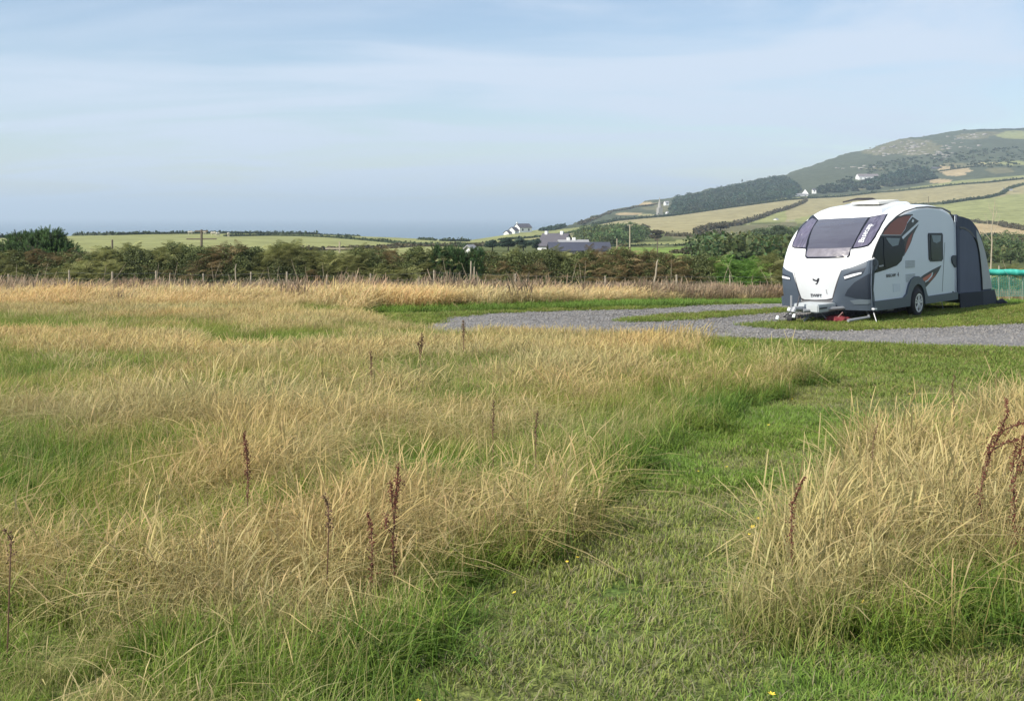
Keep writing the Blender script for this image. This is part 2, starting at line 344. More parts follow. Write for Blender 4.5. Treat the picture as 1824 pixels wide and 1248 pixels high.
    o = add('hillside_terrain', indexed('hillside_terrain', np.stack([X, Y, Z], -1), q, cols=c.reshape(-1, 3), smooth=True), m)
    tag(o, kind='structure')
terrain()
# sea
sm, n, l = new_mat('sea_water'); p = n['Principled BSDF']; p.inputs['Base Color'].default_value = (.035,.085,.12,1); p.inputs['Roughness'].default_value = .35; p.inputs['Specular IOR Level'].default_value = .5
g = n.new('ShaderNodeNewGeometry'); nz = n.new('ShaderNodeTexNoise'); nz.inputs['Scale'].default_value = .01; nz.inputs['Detail'].default_value = 8; l.new(g.outputs['Position'], nz.inputs['Vector'])
bp = n.new('ShaderNodeBump'); bp.inputs['Distance'].default_value = 6; bp.inputs['Strength'].default_value = .5; l.new(nz.outputs['Fac'], bp.inputs['Height']); l.new(bp.outputs[0], p.inputs['Normal'])
tag(MB().box(-60000, 60000, -3000, 40000, -75, -60).build('sea', sm), kind='structure')

# ------------------------------------------------------------------ leaf clouds, bushes, trees, hedges
def unit(n):
    v = rng.normal(size=(n, 3)); return v / np.linalg.norm(v, axis=1, keepdims=True)
def cards(c, size, normals=None, aspect=0.55, up=0.0):
    n = len(c); a = unit(n); a[:, 2] += up; a /= np.linalg.norm(a, axis=1, keepdims=True)
    b = np.cross(a, unit(n) if normals is None else normals); b /= np.linalg.norm(b, axis=1, keepdims=True) + 1e-9
    s = (size * rng.uniform(.6, 1.3, n))[:, None]
    return np.stack([c - a*s, c + b*s*aspect, c + a*s, c - b*s*aspect], 1)
def crown_points(lobes, n):
    """points on and in a set of ellipsoid lobes (cx,cy,cz,rx,ry,rz)"""
    lobes = np.array(lobes); w = (lobes[:, 3] * lobes[:, 5]); w = w / w.sum(); k = rng.choice(len(lobes), n, p=w)
    u = unit(n); rad = rng.uniform(.72, 1.06, n)**1.0; L = lobes[k]
    return L[:, :3] + u * L[:, 3:] * rad[:, None], u, k
def foliage_cols(n, base, k=None, vary=.35, seed=0):
    base = np.array(base); c = base[None] * rng.uniform(1 - vary, 1 + vary, (n, 1)) * rng.uniform(.9, 1.1, (n, 3))
    if k is not None:
        r2 = np.random.default_rng(seed + 5); t = r2.uniform(.7, 1.3, 64); c *= t[k % 64][:, None]
    return c
def crown_mesh(name, lobes, n, size, base, up=0.3, vary=.35, core=True, aspect=.55):
    p, u, k = crown_points(lobes, n); q = cards(p, size, up=up, aspect=aspect)
    c = np.repeat(foliage_cols(n, base, k, vary), 4, axis=0); V = q.reshape(-1, 3)
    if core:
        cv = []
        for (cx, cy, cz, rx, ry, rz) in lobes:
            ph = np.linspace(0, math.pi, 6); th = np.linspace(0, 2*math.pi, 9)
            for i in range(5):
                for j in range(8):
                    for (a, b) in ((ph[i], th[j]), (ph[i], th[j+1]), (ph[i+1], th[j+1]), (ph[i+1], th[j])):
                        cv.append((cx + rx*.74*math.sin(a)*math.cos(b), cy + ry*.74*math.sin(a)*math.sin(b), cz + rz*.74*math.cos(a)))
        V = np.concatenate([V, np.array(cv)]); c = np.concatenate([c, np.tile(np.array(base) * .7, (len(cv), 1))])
    return quadmesh(name, V, 4, c)
BARK = pmat('bark', (.11,.085,.06), .9, noise=.35, nscale=6, bump=.5, bscale=12)
def random_lobes(w, h, z0, n, d=None, seed=0, conical=False):
    r = np.random.default_rng(seed); d = d or w; out = []
    for i in range(n):
        t = r.uniform(0, 1); rr = (1 - t*.8) if conical else math.sin(math.pi * (0.18 + .72*t))
        a = r.uniform(0, 2*math.pi); rad = r.uniform(0, .5) * rr
        s = r.uniform(.22, .36) * (rr*.6 + .4)
        out.append((math.cos(a)*rad*w*.5*1.4, math.sin(a)*rad*d*.5*1.4, z0 + (h - z0) * (.15 + .72*t), w*s, d*s, (h - z0)*s*.75))
    return out
def tree(name, X, Y, h, w, base, label, cat='tree', group=None, n=700, size=None, seed=1, conical=False, trunk=True, z0=.18, zg=None):
    root = empty(name, (X, Y, gz(X, Y) if zg is None else zg)); tag(root, label, cat, group)
    lobes = random_lobes(w, h, h*z0, 9, seed=seed, conical=conical)
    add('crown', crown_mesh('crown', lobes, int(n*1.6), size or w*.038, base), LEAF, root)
    if trunk:
        mb = MB(); mb.tube([(0,0,-.3),(w*.01,0,h*.3),(0,w*.02,h*.6)], [w*.04, w*.028, w*.012], 6)
        for k in range(3):
            a = k*2.1 + seed; mb.tube([(0,0,h*.28),(math.cos(a)*w*.2, math.sin(a)*w*.2, h*.55)], [w*.018, w*.006], 5)
        mb.build('trunk', BARK, root)
    return root
def strip_hedge(name, pts, h, wd, base, label, n_per_m=2.0, size=.5, group=None, gap=None, kind=None):
    """far hedgerow: leafy bank along a line of ground points"""
    P = [hit(*p) if len(p) == 2 else Vector(p) for p in pts]; V = []; Cc = []
    core = MB()
    for a, b in zip(P[:-1], P[1:]):
        L = (b - a).length; m = max(6, int(L * n_per_m)); m *= 2; t = rng.uniform(0, 1, m); g = np.array([(a.lerp(b, x)) for x in t])
        hh = h * .75 * (.5 + .7 * fbm(g[:, 0], g[:, 1], 14, 77, 3)) * (0.75 + .5*vnoise(g[:, 0], g[:, 1], 5, 3))
        z0 = np.array([gz(q[0], q[1]) for q in g])
        ang = rng.uniform(0, math.pi, m); rr = np.sqrt(rng.uniform(.25, 1, m))
        d = (b - a).normalized(); nv = np.array([-d.y, d.x, 0])
        c = g.copy(); c[:, 2] = z0 + np.sin(ang) * rr * hh; c += nv[None] * (np.cos(ang) * rr * wd)[:, None]
        q = cards(c, size * .7, aspect=.8); V.append(q.reshape(-1, 3)); Cc.append(np.repeat(foliage_cols(m, base, None, .35), 4, axis=0))
        k = max(1, int(L / 6))
        for i in range(k):
            p0 = a.lerp(b, i / k); p1 = a.lerp(b, (i + 1) / k); p0.z = gz(p0.x, p0.y); p1.z = gz(p1.x, p1.y); hv = Vector(nv) * wd * .4
            hz = Vector((0, 0, h * .42)); vv = [p0 - hv, p0 + hv, p1 + hv, p1 - hv, p0 - hv*.5 + hz, p0 + hv*.5 + hz, p1 + hv*.5 + hz, p1 - hv*.5 + hz]
            for f in ((0,1,5,4),(1,2,6,5),(2,3,7,6),(3,0,4,7),(4,5,6,7)): V.append(np.array([tuple(vv[j]) for j in f])); Cc.append(np.tile(np.array(base)*.8, (4, 1)))
    o = add(name, quadmesh(name, np.concatenate(V), 4, np.concatenate(Cc)), LEAF)
    return tag(o, label, 'hedge' if kind is None else None, group, kind)
DK = (.055,.078,.036); MID = (.085,.12,.045); BR = (.10,.088,.05); BLUE = (.045,.075,.05)

strip_hedge('hedgerow', [(132,419.5),(200,419),(262,417),(340,415.5),(430,415.5),(500,416.5),(566,418)], 2.0, 1.5, DK, 'long dark windswept hedge along the crest of the left green field against the sea', 3, .8)
strip_hedge('hedgerow', [(-900,430),(-300,426),(0,424),(40,423)], 2.4, 1.8, DK, 'dark hedge on the crest behind the gorse bush at the far left', 2, .8)
strip_hedge('hedgerow', [(400,421),(480,420),(540,421),(600,424),(660,429),(720,435),(800,438),(835,441)], 1.3, 1.1, DK, 'dark hedge running diagonally down between the two left green fields', 3, .5)
strip_hedge('hedgerow', [(566,418),(620,420),(640,421)], 0.9, .8, DK, 'low thin hedge on the skyline right of the long dark crest hedge', 3, .5)
strip_hedge('hedgerow', [(745,427),(762,428),(775,429)], 1.6, 1.0, DK, 'tiny dark bush clump on the field skyline at the middle of the sea', 4, .5)
strip_hedge('hedgerow', [(785,429.5),(810,430),(836,430)], 1.8, 1.2, DK, 'short dark hedge on the field skyline left of the white house', 4, .5)
strip_hedge('hedgerow', [(500,447),(600,446),(680,443),(740,439),(830,440),(880,437),(960,433)], 1.2, 1.2, BR, 'brown green hedge low in the valley just above the bracken hedge', 4, .5)
strip_hedge('hedgerow', [(890,428),(930,425),(975,422),(1010,416),(1040,410),(1062,403)], 1.5, 1.0, DK, 'dark hedge line slanting up the field right of the white house', 3, .6)
strip_hedge('hedgerow', [(965,411.5),(985,409),(1005,404)], 3.6, 2.2, BLUE, 'dark rounded trees on the skyline between the white house and the hill', 4, 1.0)
strip_hedge('hedgerow', [(1055,402),(1100,393.5),(1180,386.5),(1290,372),(1400,357),(1440,354)], 3.8, 2.2, DK, 'long hedge between the big straw field and the wood below the spire', 2, 1.0)
strip_hedge('hedgerow', [(1440,354),(1500,351),(1560,344),(1660,335),(1760,326),(1900,316)], 4.0, 2.2, DK, 'long hedge along the top of the straw field below the moorland hill', 2, 1.1)
strip_hedge('hedgerow', [(1240,416),(1256,411),(1275,406),(1310,402),(1345,392),(1380,379),(1400,374),(1430,362),(1436,357)], 4.0, 2.2, BR, 'brown hedge climbing between the straw fields beside the caravan roof', 2, .9)
strip_hedge('hedgerow', [(1080,440),(1150,438),(1200,438),(1262,435)], 0.9, .7, DK, 'thin dark hedge crossing the small green field behind the bracken', 4, .35)
strip_hedge('hedgerow', [(1185,421),(1240,422),(1290,419)], 2.6, 1.6, BR, 'low brown hedge at the foot of the straw field', 3, .6)
strip_hedge('hedgerow', [(1600,368),(1680,364),(1720,358),(1760,353),(1790,345)], 4.2, 2.2, DK, 'dark hedge from the caravan roof up to the grey stone farm', 3, .8)
strip_hedge('hedgerow', [(1785,345),(1800,336),(1824,329),(1880,320)], 3.6, 2.2, DK, 'dark hedge curving up the slope behind the grey stone farm', 3, .8)
strip_hedge('hedgerow', [(1700,394),(1740,396),(1775,400),(1800,406),(1850,414)], 3.2, 1.8, BR, 'brown hedge below the green field right of the awning', 3, .6)
strip_hedge('hedgerow', [(1750,436),(1800,440),(1880,444)], 3.2, 2.2, BR, 'brown hedge between two small green fields right of the awning', 4, .5)
strip_hedge('hedgerow', [(1030,400),(1090,378),(1140,369),(1190,362)], 3.5, 2, BR, 'dark scrub line slanting below the hill skyline left of the spire', 1.5, 1.0)
strip_hedge('hedgerow', [(1660,308),(1700,302),(1745,297)], 3.6, 2, DK, 'dark scrubby hedge above the sandy field on the hill', 2, 1.0)
strip_hedge('hedgerow', [(1740,233),(1780,232),(1824,231.5),(1880,231)], 5, 3, DK, 'scrubby dark line along the flat top of the hill', 1.5, 1.4)

def wood(name, poly, n_tree, h, w, base, label, per=90, size=1.0, seed=0):
    """mass of trees that reads as one wood"""
    r = np.random.default_rng(seed); xs = [p[0] for p in poly]; ys = [p[1] for p in poly]; V = []; Cc = []; k = 0
    while k < n_tree:
        x = r.uniform(min(xs), max(xs)); y = r.uniform(min(ys), max(ys))
        if not inpoly(np.array([x]), np.array([y]), poly)[0]: continue
        P = hit(x, y); hh = h * r.uniform(.6, 1.25); ww = w * r.uniform(.7, 1.3); lb = [(0,0,hh*.5,ww*.5,ww*.5,hh*.5),(ww*.2,0,hh*.35,ww*.4,ww*.4,hh*.35),(-ww*.2,ww*.1,hh*.6,ww*.32,ww*.32,hh*.35)]
        p, u, kk = crown_points(lb, per); q = cards(p, size, aspect=.8) + np.array(P)
        b = np.array(base) * r.uniform(.8, 1.25) * (.65 + .7*float(fbm(P.x, P.y, h*6, 9))) * np.array([r.uniform(.8, 1.3), 1, r.uniform(.85, 1.1)])
        V.append(q.reshape(-1, 3)); Cc.append(np.repeat(foliage_cols(per, b, None, .3), 4, axis=0)); k += 1
    o = add(name, quadmesh(name, np.concatenate(V), 4, np.concatenate(Cc)), LEAF); return tag(o, label, None, None, 'stuff')
wood('woodland', [(1198,384),(1200,361),(1240,352),(1290,340),(1340,329),(1395,319),(1425,335),(1415,352),(1290,370)], 900, 7.5, 8, (.05,.078,.05), 'dark conifer wood on the flank of the hill', 70, .8, 1)
wood('woodland', [(1455,346),(1460,338),(1500,326),(1560,322),(1660,308),(1665,322),(1560,338)], 120, 5, 8, (.045,.07,.042), 'mixed trees around the white houses under the moor', 80, 1.2, 2)
wood('woodland', [(1560,330),(1590,310),(1650,303),(1665,322),(1600,332)], 120, 8, 9, BLUE, 'dark blue green plantation on the middle of the hill', 90, 1.2, 3)
wood('scrub', [(1318,440),(1340,418),(1420,412),(1420,475),(1300,475),(1250,466),(1312,458)], 330, 2.8, 4.0, MID, 'mass of green valley trees left of the caravan', 150, .22, 4)
wood('scrub', [(1018,428),(1060,414),(1130,412),(1150,420),(1135,432),(1090,438)], 150, 4.2, 6, MID, 'green trees and scrub in the valley above the farm roofs', 150, .36, 5)
wood('scrub', [(1735,470),(1745,420),(1824,425),(1900,428),(1900,470)], 190, 2.2, 3.2, MID, 'green bushes in the valley right of the awning', 130, .22, 6)
wood('scrub', [(1480,330),(1560,290),(1700,270),(1824,262),(1824,300),(1600,300)], 260, 2.2, 5, (.055,.075,.035), 'gorse and scrub dotted over the moor', 20, 1.2, 7)
# named trees
def tree_at(px, y, hpx, wpx, base, label, **kw):
    P = hit(px, y); s = P.y / F; return tree('tree', P.x, P.y, hpx*s, wpx*s, base, label, **kw)
for i, (px, y, hp, wp, b, lab) in enumerate([
    (877,446,20,34,BLUE,'dark blue green tree at the left end of the clump beside the farmhouse'),
    (905,447,24,38,BLUE,'dark round tree second from the left of the clump beside the farmhouse'),
    (932,447,25,34,BLUE,'tallest dark tree in the clump just left of the farmhouse'),
    (955,446,23,26,BLUE,'dark tree touching the white gable of the farmhouse'),
    (835,439,7,6,BR,'first tiny round tree from the left in the row on the field edge'),
    (848,438,8,6,BR,'second tiny round tree in the row of four on the field edge'),
    (860,437,8,6,BR,'third tiny round tree in the row of four on the field edge'),
    (871,436,7,6,BR,'last tiny round tree on the right of the row on the field edge'),
    (1112,430,28,34,(.06,.085,.045),'tall rounded valley tree left of the white gabled cottage'),
    (1168,429,20,36,BR,'grey brown spreading tree right of the white gabled cottage'),
    (1148,411,12,20,BR,'flat topped brown tree behind the white gabled cottage'),
    (1283,411,13,36,BR,'dark brown bare looking thicket above the small bungalow'),
    (1356,430,24,44,MID,'green domed tree below the grey stone cottages left of the caravan'),
    (1330,452,34,50,(.05,.085,.03),'bright green tree low in the valley left of the caravan'),
    (1385,440,40,44,DK,'dark green tree right behind the caravan nose'),
    (1232,456,16,60,BR,'broad brown bush behind the bracken hedge at the small field corner'),
    (1770,428,14,40,(.06,.08,.045),'grey green tree clump just right of the awning top'),
    (1750,474,44,34,MID,'green bush directly behind the right edge of the awning'),
    (1800,470,26,36,MID,'green bush behind the turquoise netting'),
    (1322,325,7,5,BLUE,'lone conifer poking above the wooded skyline'),
    (1718,233.5,4,6,DK,'single bush on the very summit of the hill')]):
    tree_at(px, y, hp, wp, b, lab, seed=20 + i, n=800 if hp > 10 else 200, conical=(i == 19))

# rock outcrops
def rocks():
    r = np.random.default_rng(5); V = []; F4 = []
    spots = [(1620,262,55,14,80),(1560,272,26,6,22),(1730,243,30,5,24),(1660,275,40,6,26),(1530,300,40,4,12),(1690,262,60,12,24)]
    for (x, y, w, h, n) in spots:
        for i in range(n):
            P = hit(x + r.normal()*w*.45, max(y + r.normal()*h*.5, 233)); s = r.uniform(.8, 2.6); b = len(V)
            ax = s * r.uniform(1, 2.6); ay = s; az = s * r.uniform(.5, .9)
            for (i_, j, k) in ((-1,-1,-1),(1,-1,-1),(1,1,-1),(-1,1,-1),(-1,-1,1),(1,-1,1),(1,1,1),(-1,1,1)):
                V.append((P.x + i_*ax*r.uniform(.6, 1), P.y + j*ay*r.uniform(.6, 1), P.z + k*az*r.uniform(.6, 1)))
            F4 += [[b+q for q in f] for f in ((0,3,2,1),(4,5,6,7),(0,1,5,4),(1,2,6,5),(2,3,7,6),(3,0,4,7))]
    o = add('rock_outcrop', indexed('rock_outcrop', V, F4), pmat('pale_rock', (.27,.25,.225), .9, noise=.3, nscale=.3)); tag(o, 'pale rocks scattered over the upper hill', kind='stuff')
rocks()

# ------------------------------------------------------------------ buildings in the valley and on the hill
WHITE = pmat('whitewash', (.80,.80,.78), .8, noise=.06, nscale=1.5)
STONE = pmat('grey_stone', (.30,.29,.27), .9, noise=.3, nscale=2.0)
SLATE = pmat('slate_roof', (.075,.07,.085), .6, noise=.2, nscale=1.5)
SLATE2 = pmat('weathered_slate', (.26,.26,.27), .7, noise=.2, nscale=1.5)
BLUEROOF = pmat('blue_sheet_roof', (.05,.053,.075), .5, noise=.15, nscale=.6)
WIN = pmat('window_pane', (.03,.035,.045), .15, noise=.1)
def house(X, Y, L, W, He, Hr, rz, wall, roof, label, chim=(), windows=2, name='house', parts=None, zoff=0.0):
    """gabled house: L along local x, W depth, eaves He, ridge Hr above ground"""
    root = empty(name, (X, Y, gz(X, Y) - .2 + zoff), rz); tag(root, label, name.replace('_', ' '))
    a, b = L/2, W/2
    v = [(-a,-b,-1),(a,-b,-1),(a,b,-1),(-a,b,-1),(-a,-b,He),(a,-b,He),(a,b,He),(-a,b,He),(-a,0,Hr),(a,0,Hr)]
    fm('wall', v, [(0,1,5,4),(2,3,7,6),(1,2,6,9,5),(3,0,4,8,7),(0,3,2,1),(4,5,9,8),(6,7,8,9)], wall, root)
    o = .25; sl = (Hr - He) / b; t = .18
    rf = []; 
    for s in (-1, 1):
        m = MB(); m.prism([(-a-o, s*(b+o), He - o*sl + .05), (a+o, s*(b+o), He - o*sl + .05), (a+o, 0, Hr + .05), (-a-o, 0, Hr + .05)], (0, 0, t)); rf.append(m)
    mm = MB(); mm.v = rf[0].v + rf[1].v; mm.f = rf[0].f + [tuple(i + len(rf[0].v) for i in f) for f in rf[1].f]
    ro = mm.build('roof', roof, root)
    for cx in chim: MB().box(cx*a-.05*L, cx*a+.05*L, -.3, .3, Hr-.5, Hr+.12*L).build('chimney', wall, ro)
    for k in range(windows):
        x = -a + L*(k+.5)/windows; MB().box(x-.5, x+.5, -b-.03, -b+.1, He*.38, He*.8).build('window', WIN, root)
    return root
def P(px, y): return hit(px, y)
def PY(px, Y): return Vector(((px - PX0)/F*Y, Y, 0))
q = P(928,411); house(q.x+1, q.y, 8.5, 6, 2.9, 5.0, R(35), WHITE, SLATE, 'white house with grey slate roof standing on the skyline in front of the sea', (-.9,), 2)
q = P(915,412.5); house(q.x, q.y-3, 5, 4, 1.9, 3.6, R(60), WHITE, SLATE, 'middle white annexe stepping down beside the skyline house', (), 1, 'outbuilding')
q = P(908,413); house(q.x-1.0, q.y-6, 3.6, 3, 1.2, 2.3, R(60), WHITE, SLATE, 'lowest white shed at the left end of the skyline house', (), 0, 'outbuilding')
def grounded(px, ytop, Y, hr): return PY(px, Y), (PY0 - ytop)/F*Y - hr   # place so that the ridge shows at ytop
def house_top(px, ytop, Y, L, W, He, Hr, rz, wall, roof, label, **kw):
    p = PY(px, Y); g = gz(p.x, p.y) - .2; z = (PY0 - ytop)/F*Y - Hr
    return house(p.x, p.y, L, W, He, Hr, rz, wall, roof, label, zoff=z - g, **kw)
house_top(990, 417.5, 230, 5.6, 5.5, 2.9, 5.2, R(-28), WHITE, SLATE, 'farmhouse with white gable and dark slate roof behind the hedge', chim=(-.75,.5), windows=2, name='farmhouse')
house_top(1021, 429, 205, 5.2, 4.2, 2.0, 3.0, R(8), WHITE, SLATE2, 'low pale roofed cottage with two white chimneys below the farmhouse', chim=(-.35,.05), windows=1)
house_top(1031, 433.5, 185, 9.8, 4.5, 1.4, 2.6, R(4), STONE, BLUEROOF, 'long low shed with blue grey roof in front of the farmhouse', windows=0, name='shed')
house_top(838, 438.5, 150, 1.5, 2.4, 1.2, 2.2, R(65), WHITE, SLATE2, 'small grey gabled shed showing over the hedge left of the farm', windows=0, name='shed')
house_top(1289, 420, 380, 6.5, 5.5, 1.9, 3.6, R(10), WHITE, SLATE2, 'small bungalow with grey roof and white gable ends below the straw field', chim=(-1,.95), windows=3, name='bungalow')
house_top(1141, 407, 480, 5, 4, 3.2, 5.2, R(70), WHITE, SLATE, 'white gabled cottage among the valley trees')
house_top(1152, 411, 470, 3.6, 4, 2.2, 3.8, R(75), WHITE, SLATE, 'smaller white gable just right of the white gabled cottage', windows=1)
house_top(1434, 337, 1240, 9, 7, 3.2, 8.0, R(75), WHITE, SLATE2, 'white house with a sharp gable at the foot of the moor')
house_top(1428, 345, 1235, 13, 5, 2.0, 3.4, R(8), WHITE, SLATE2, 'long low white wing beside the sharp gabled white house', name='outbuilding')
house_top(1450, 336.5, 1260, 4, 4, 3.2, 4.4, R(0), WHITE, SLATE, 'small white cube like house right of the sharp gabled house', windows=1)
house_top(1315, 356, 1200, 12, 8, 3.4, 6.0, R(12), WHITE, pmat('green_roof', (.24,.28,.25), .7), 'house with grey green roof at the edge of the conifer wood', windows=2)
house_top(1545, 310, 1450, 27, 12, 5.5, 9.0, R(4), WHITE, pmat('brown_slate', (.17,.15,.155), .8), 'long white building with grey brown roof on the side of the hill', windows=5, name='farm_building')
house_top(1512, 325, 1400, 11, 6, 2.6, 4.0, R(14), STONE, SLATE2, 'low grey stone building left of the long white building', windows=1, name='farm_building')
house_top(1605, 313, 1420, 4.2, 4, 2.6, 4.4, R(70), WHITE, WHITE, 'tiny white cottage alone among the dark plantation', windows=0)
house_top(1668, 298, 1500, 12, 9, 5.0, 7.0, R(0), SLATE, SLATE, 'dark barn beside the sandy field on the hill', windows=0, name='barn')
house_top(1187, 358.5, 1150, 4.2, 4, 2.0, 3.4, R(20), WHITE, SLATE2, 'white house directly right of the spire tip', windows=1)
house_top(1194, 377, 1040, 8, 5, 1.8, 3.0, R(15), WHITE, SLATE2, 'low pale building at the right foot of the spire', windows=1, name='outbuilding')
house_top(1382, 389, 700, 4.5, 5, 2.6, 4.2, R(60), WHITE, SLATE2, 'small pale gable left of the caravan window beside the brown hedge', windows=1)
house_top(1408, 393, 690, 5, 4, 3.0, 4.4, R(5), STONE, SLATE2, 'grey stone cottage touching the caravan outline on the left', windows=1)
house_top(1373, 396, 720, 12, 6, 2.0, 4.0, R(12), STONE, SLATE2, 'long grey stone ruin beside the brown hedge', windows=0, name='outbuilding')
house_top(1388, 455, 140, 1.6, 2.4, 1.4, 2.4, R(50), STONE, SLATE2, 'little grey gable just left of the caravan nose', windows=0, name='shed')
house_top(1795, 337, 1000, 11, 7, 3.0, 6.0, R(25), STONE, SLATE2, 'grey stone farmhouse at the right edge of the photo on the slope', chim=(-.9,), windows=2, name='farmhouse')
house_top(1818, 341, 980, 13, 6, 2.4, 4.2, R(5), WHITE, SLATE, 'pale barn with dark roof at the right edge below the farmhouse', windows=4, name='barn')
house_top(1790, 345, 965, 9, 5, 1.4, 2.4, R(2), STONE, SLATE2, 'low wall like stone outbuilding in front of the grey farm', windows=0, name='outbuilding')
house_top(1068, 399, 850, 4, 4, 2.2, 3.4, R(60), WHITE, SLATE2, 'tiny pale house in the trees below the hill left of the spire', windows=0)
# church spire: square tower and tapering stone spire
q = PY(1175, 1003); zt = (PY0 - 350.5)/F*1003; s = 4.4
sp = empty('church_spire', (q.x, q.y, gz(q.x, q.y) - 3), R(20)); tag(sp, 'grey stone spire rising from the slope below the hill', 'church spire')
hz = zt - sp.location.z
fm('tower', [(-s/2,-s/2,0),(s/2,-s/2,0),(s/2,s/2,0),(-s/2,s/2,0),(-s*.46,-s*.46,hz*.5),(s*.46,-s*.46,hz*.5),(s*.46,s*.46,hz*.5),(-s*.46,s*.46,hz*.5)], [(0,3,2,1),(4,5,6,7),(0,1,5,4),(1,2,6,5),(2,3,7,6),(3,0,4,7)], STONE, sp)
ring = [(s*.44*math.cos(k*math.pi/4), s*.44*math.sin(k*math.pi/4), hz*.5 + .01) for k in range(8)]
fm('spire', ring + [(0,0,hz)], [(k, (k+1) % 8, 8) for k in range(8)] + [tuple(range(8))], STONE, sp)

# ------------------------------------------------------------------ poles, cattle
WOOD = pmat('weathered_wood', (.13,.105,.08), .9, noise=.3, nscale=5); PALEWOOD = pmat('pale_post_wood', (.36,.31,.23), .9, noise=.25, nscale=9)
def pole(px, ytop, Y, rad, arms, label, mat=WOOD, lean=0.0):
    p = PY(px, Y); g = gz(p.x, p.y); h = (PY0 - ytop)/F*Y - g
    root = empty('utility_pole', (p.x, p.y, g)); tag(root, label, 'utility pole')
    MB().tube([(0,0,-.3),(lean*h,0,h)], [rad, rad*.75], 8).build('post', mat, root)
    for (dz, w) in arms: MB().box(-w, w, -.06, .06, h-dz-.07, h-dz+.07).build('cross_arm', mat, root)
    return root
pole(359, 409, 120, .16, [(.15,.7),(1.0,1.6)], 'dark utility pole with two cross arms in front of the left field')
pole(200, 427, 62, .07, [], 'thin bare wooden pole standing in the hedge right of the gorse bush')
pole(605, 430, 110, .10, [(.7,1.4)], 'low utility pole with one pale cross arm at the end of the left field', PALEWOOD)
pole(1122, 400, 190, .13, [(.1,.5)], 'pale slim pole in the valley trees left of the white gables', PALEWOOD)
pole(1654, 350, 600, .2, [], 'tiny dark pole in the straw field above the caravan roof')
pole(1099, 425, 150, .09, [], 'thin grey pole beside the small green field', PALEWOOD)
pole(1171, 425, 150, .08, [(.1,.4)], 'thin dark pole in front of the small green field')
COW = pmat('cream_hide', (.50,.46,.36), .8, noise=.15, nscale=2)
def cow(px, y, rz, label, s=1.0):
    q = P(px, y); root = empty('cow', q, rz); root.scale = (s, s, s); tag(root, label, 'cow', 'pale cattle grazing on the left field')
    bm = bmesh.new()
    def blob(c, r, seg=10):
        res = bmesh.ops.create_uvsphere(bm, u_segments=seg, v_segments=7, radius=1, matrix=Matrix.Translation(c) @ Matrix.Diagonal((*r, 1)))
    blob((0,0,1.05), (.95,.36,.42)); blob((.55,0,1.12), (.42,.34,.42)); blob((-.6,0,1.1), (.4,.35,.4)); blob((1.05,0,1.1), (.4,.16,.22)); blob((1.42,0,.95), (.26,.12,.14))
    me = bpy.data.meshes.new('body'); bm.to_mesh(me); bm.free()
    add('body', me, COW, root)
    for (x, yy) in ((.6,.2),(.6,-.2),(-.65,.2),(-.65,-.2)): MB().tube([(x,yy,.9),(x+.02,yy,.45),(x,yy,0)], [.13,.07,.06], 6).build('leg', COW, root)
    MB().tube([(-.95,0,1.25),(-1.05,0,.6)], [.04,.03], 5).build('tail', COW, root)
for (px, y, rz, lab) in [(365,417.5,2.4,'pale cow just right of the utility pole on the left field crest'),(380,420,.3,'left cow of the two standing together on the left field'),(388,421.5,1.2,'right cow of the two standing together on the left field'),(407,421.5,1.6,'pale cow standing alone on the right of the grazing group'),(339,418,.4,'pale cow farthest left on the left field near the pole')]:
    cow(px, y, rz, lab, .9)

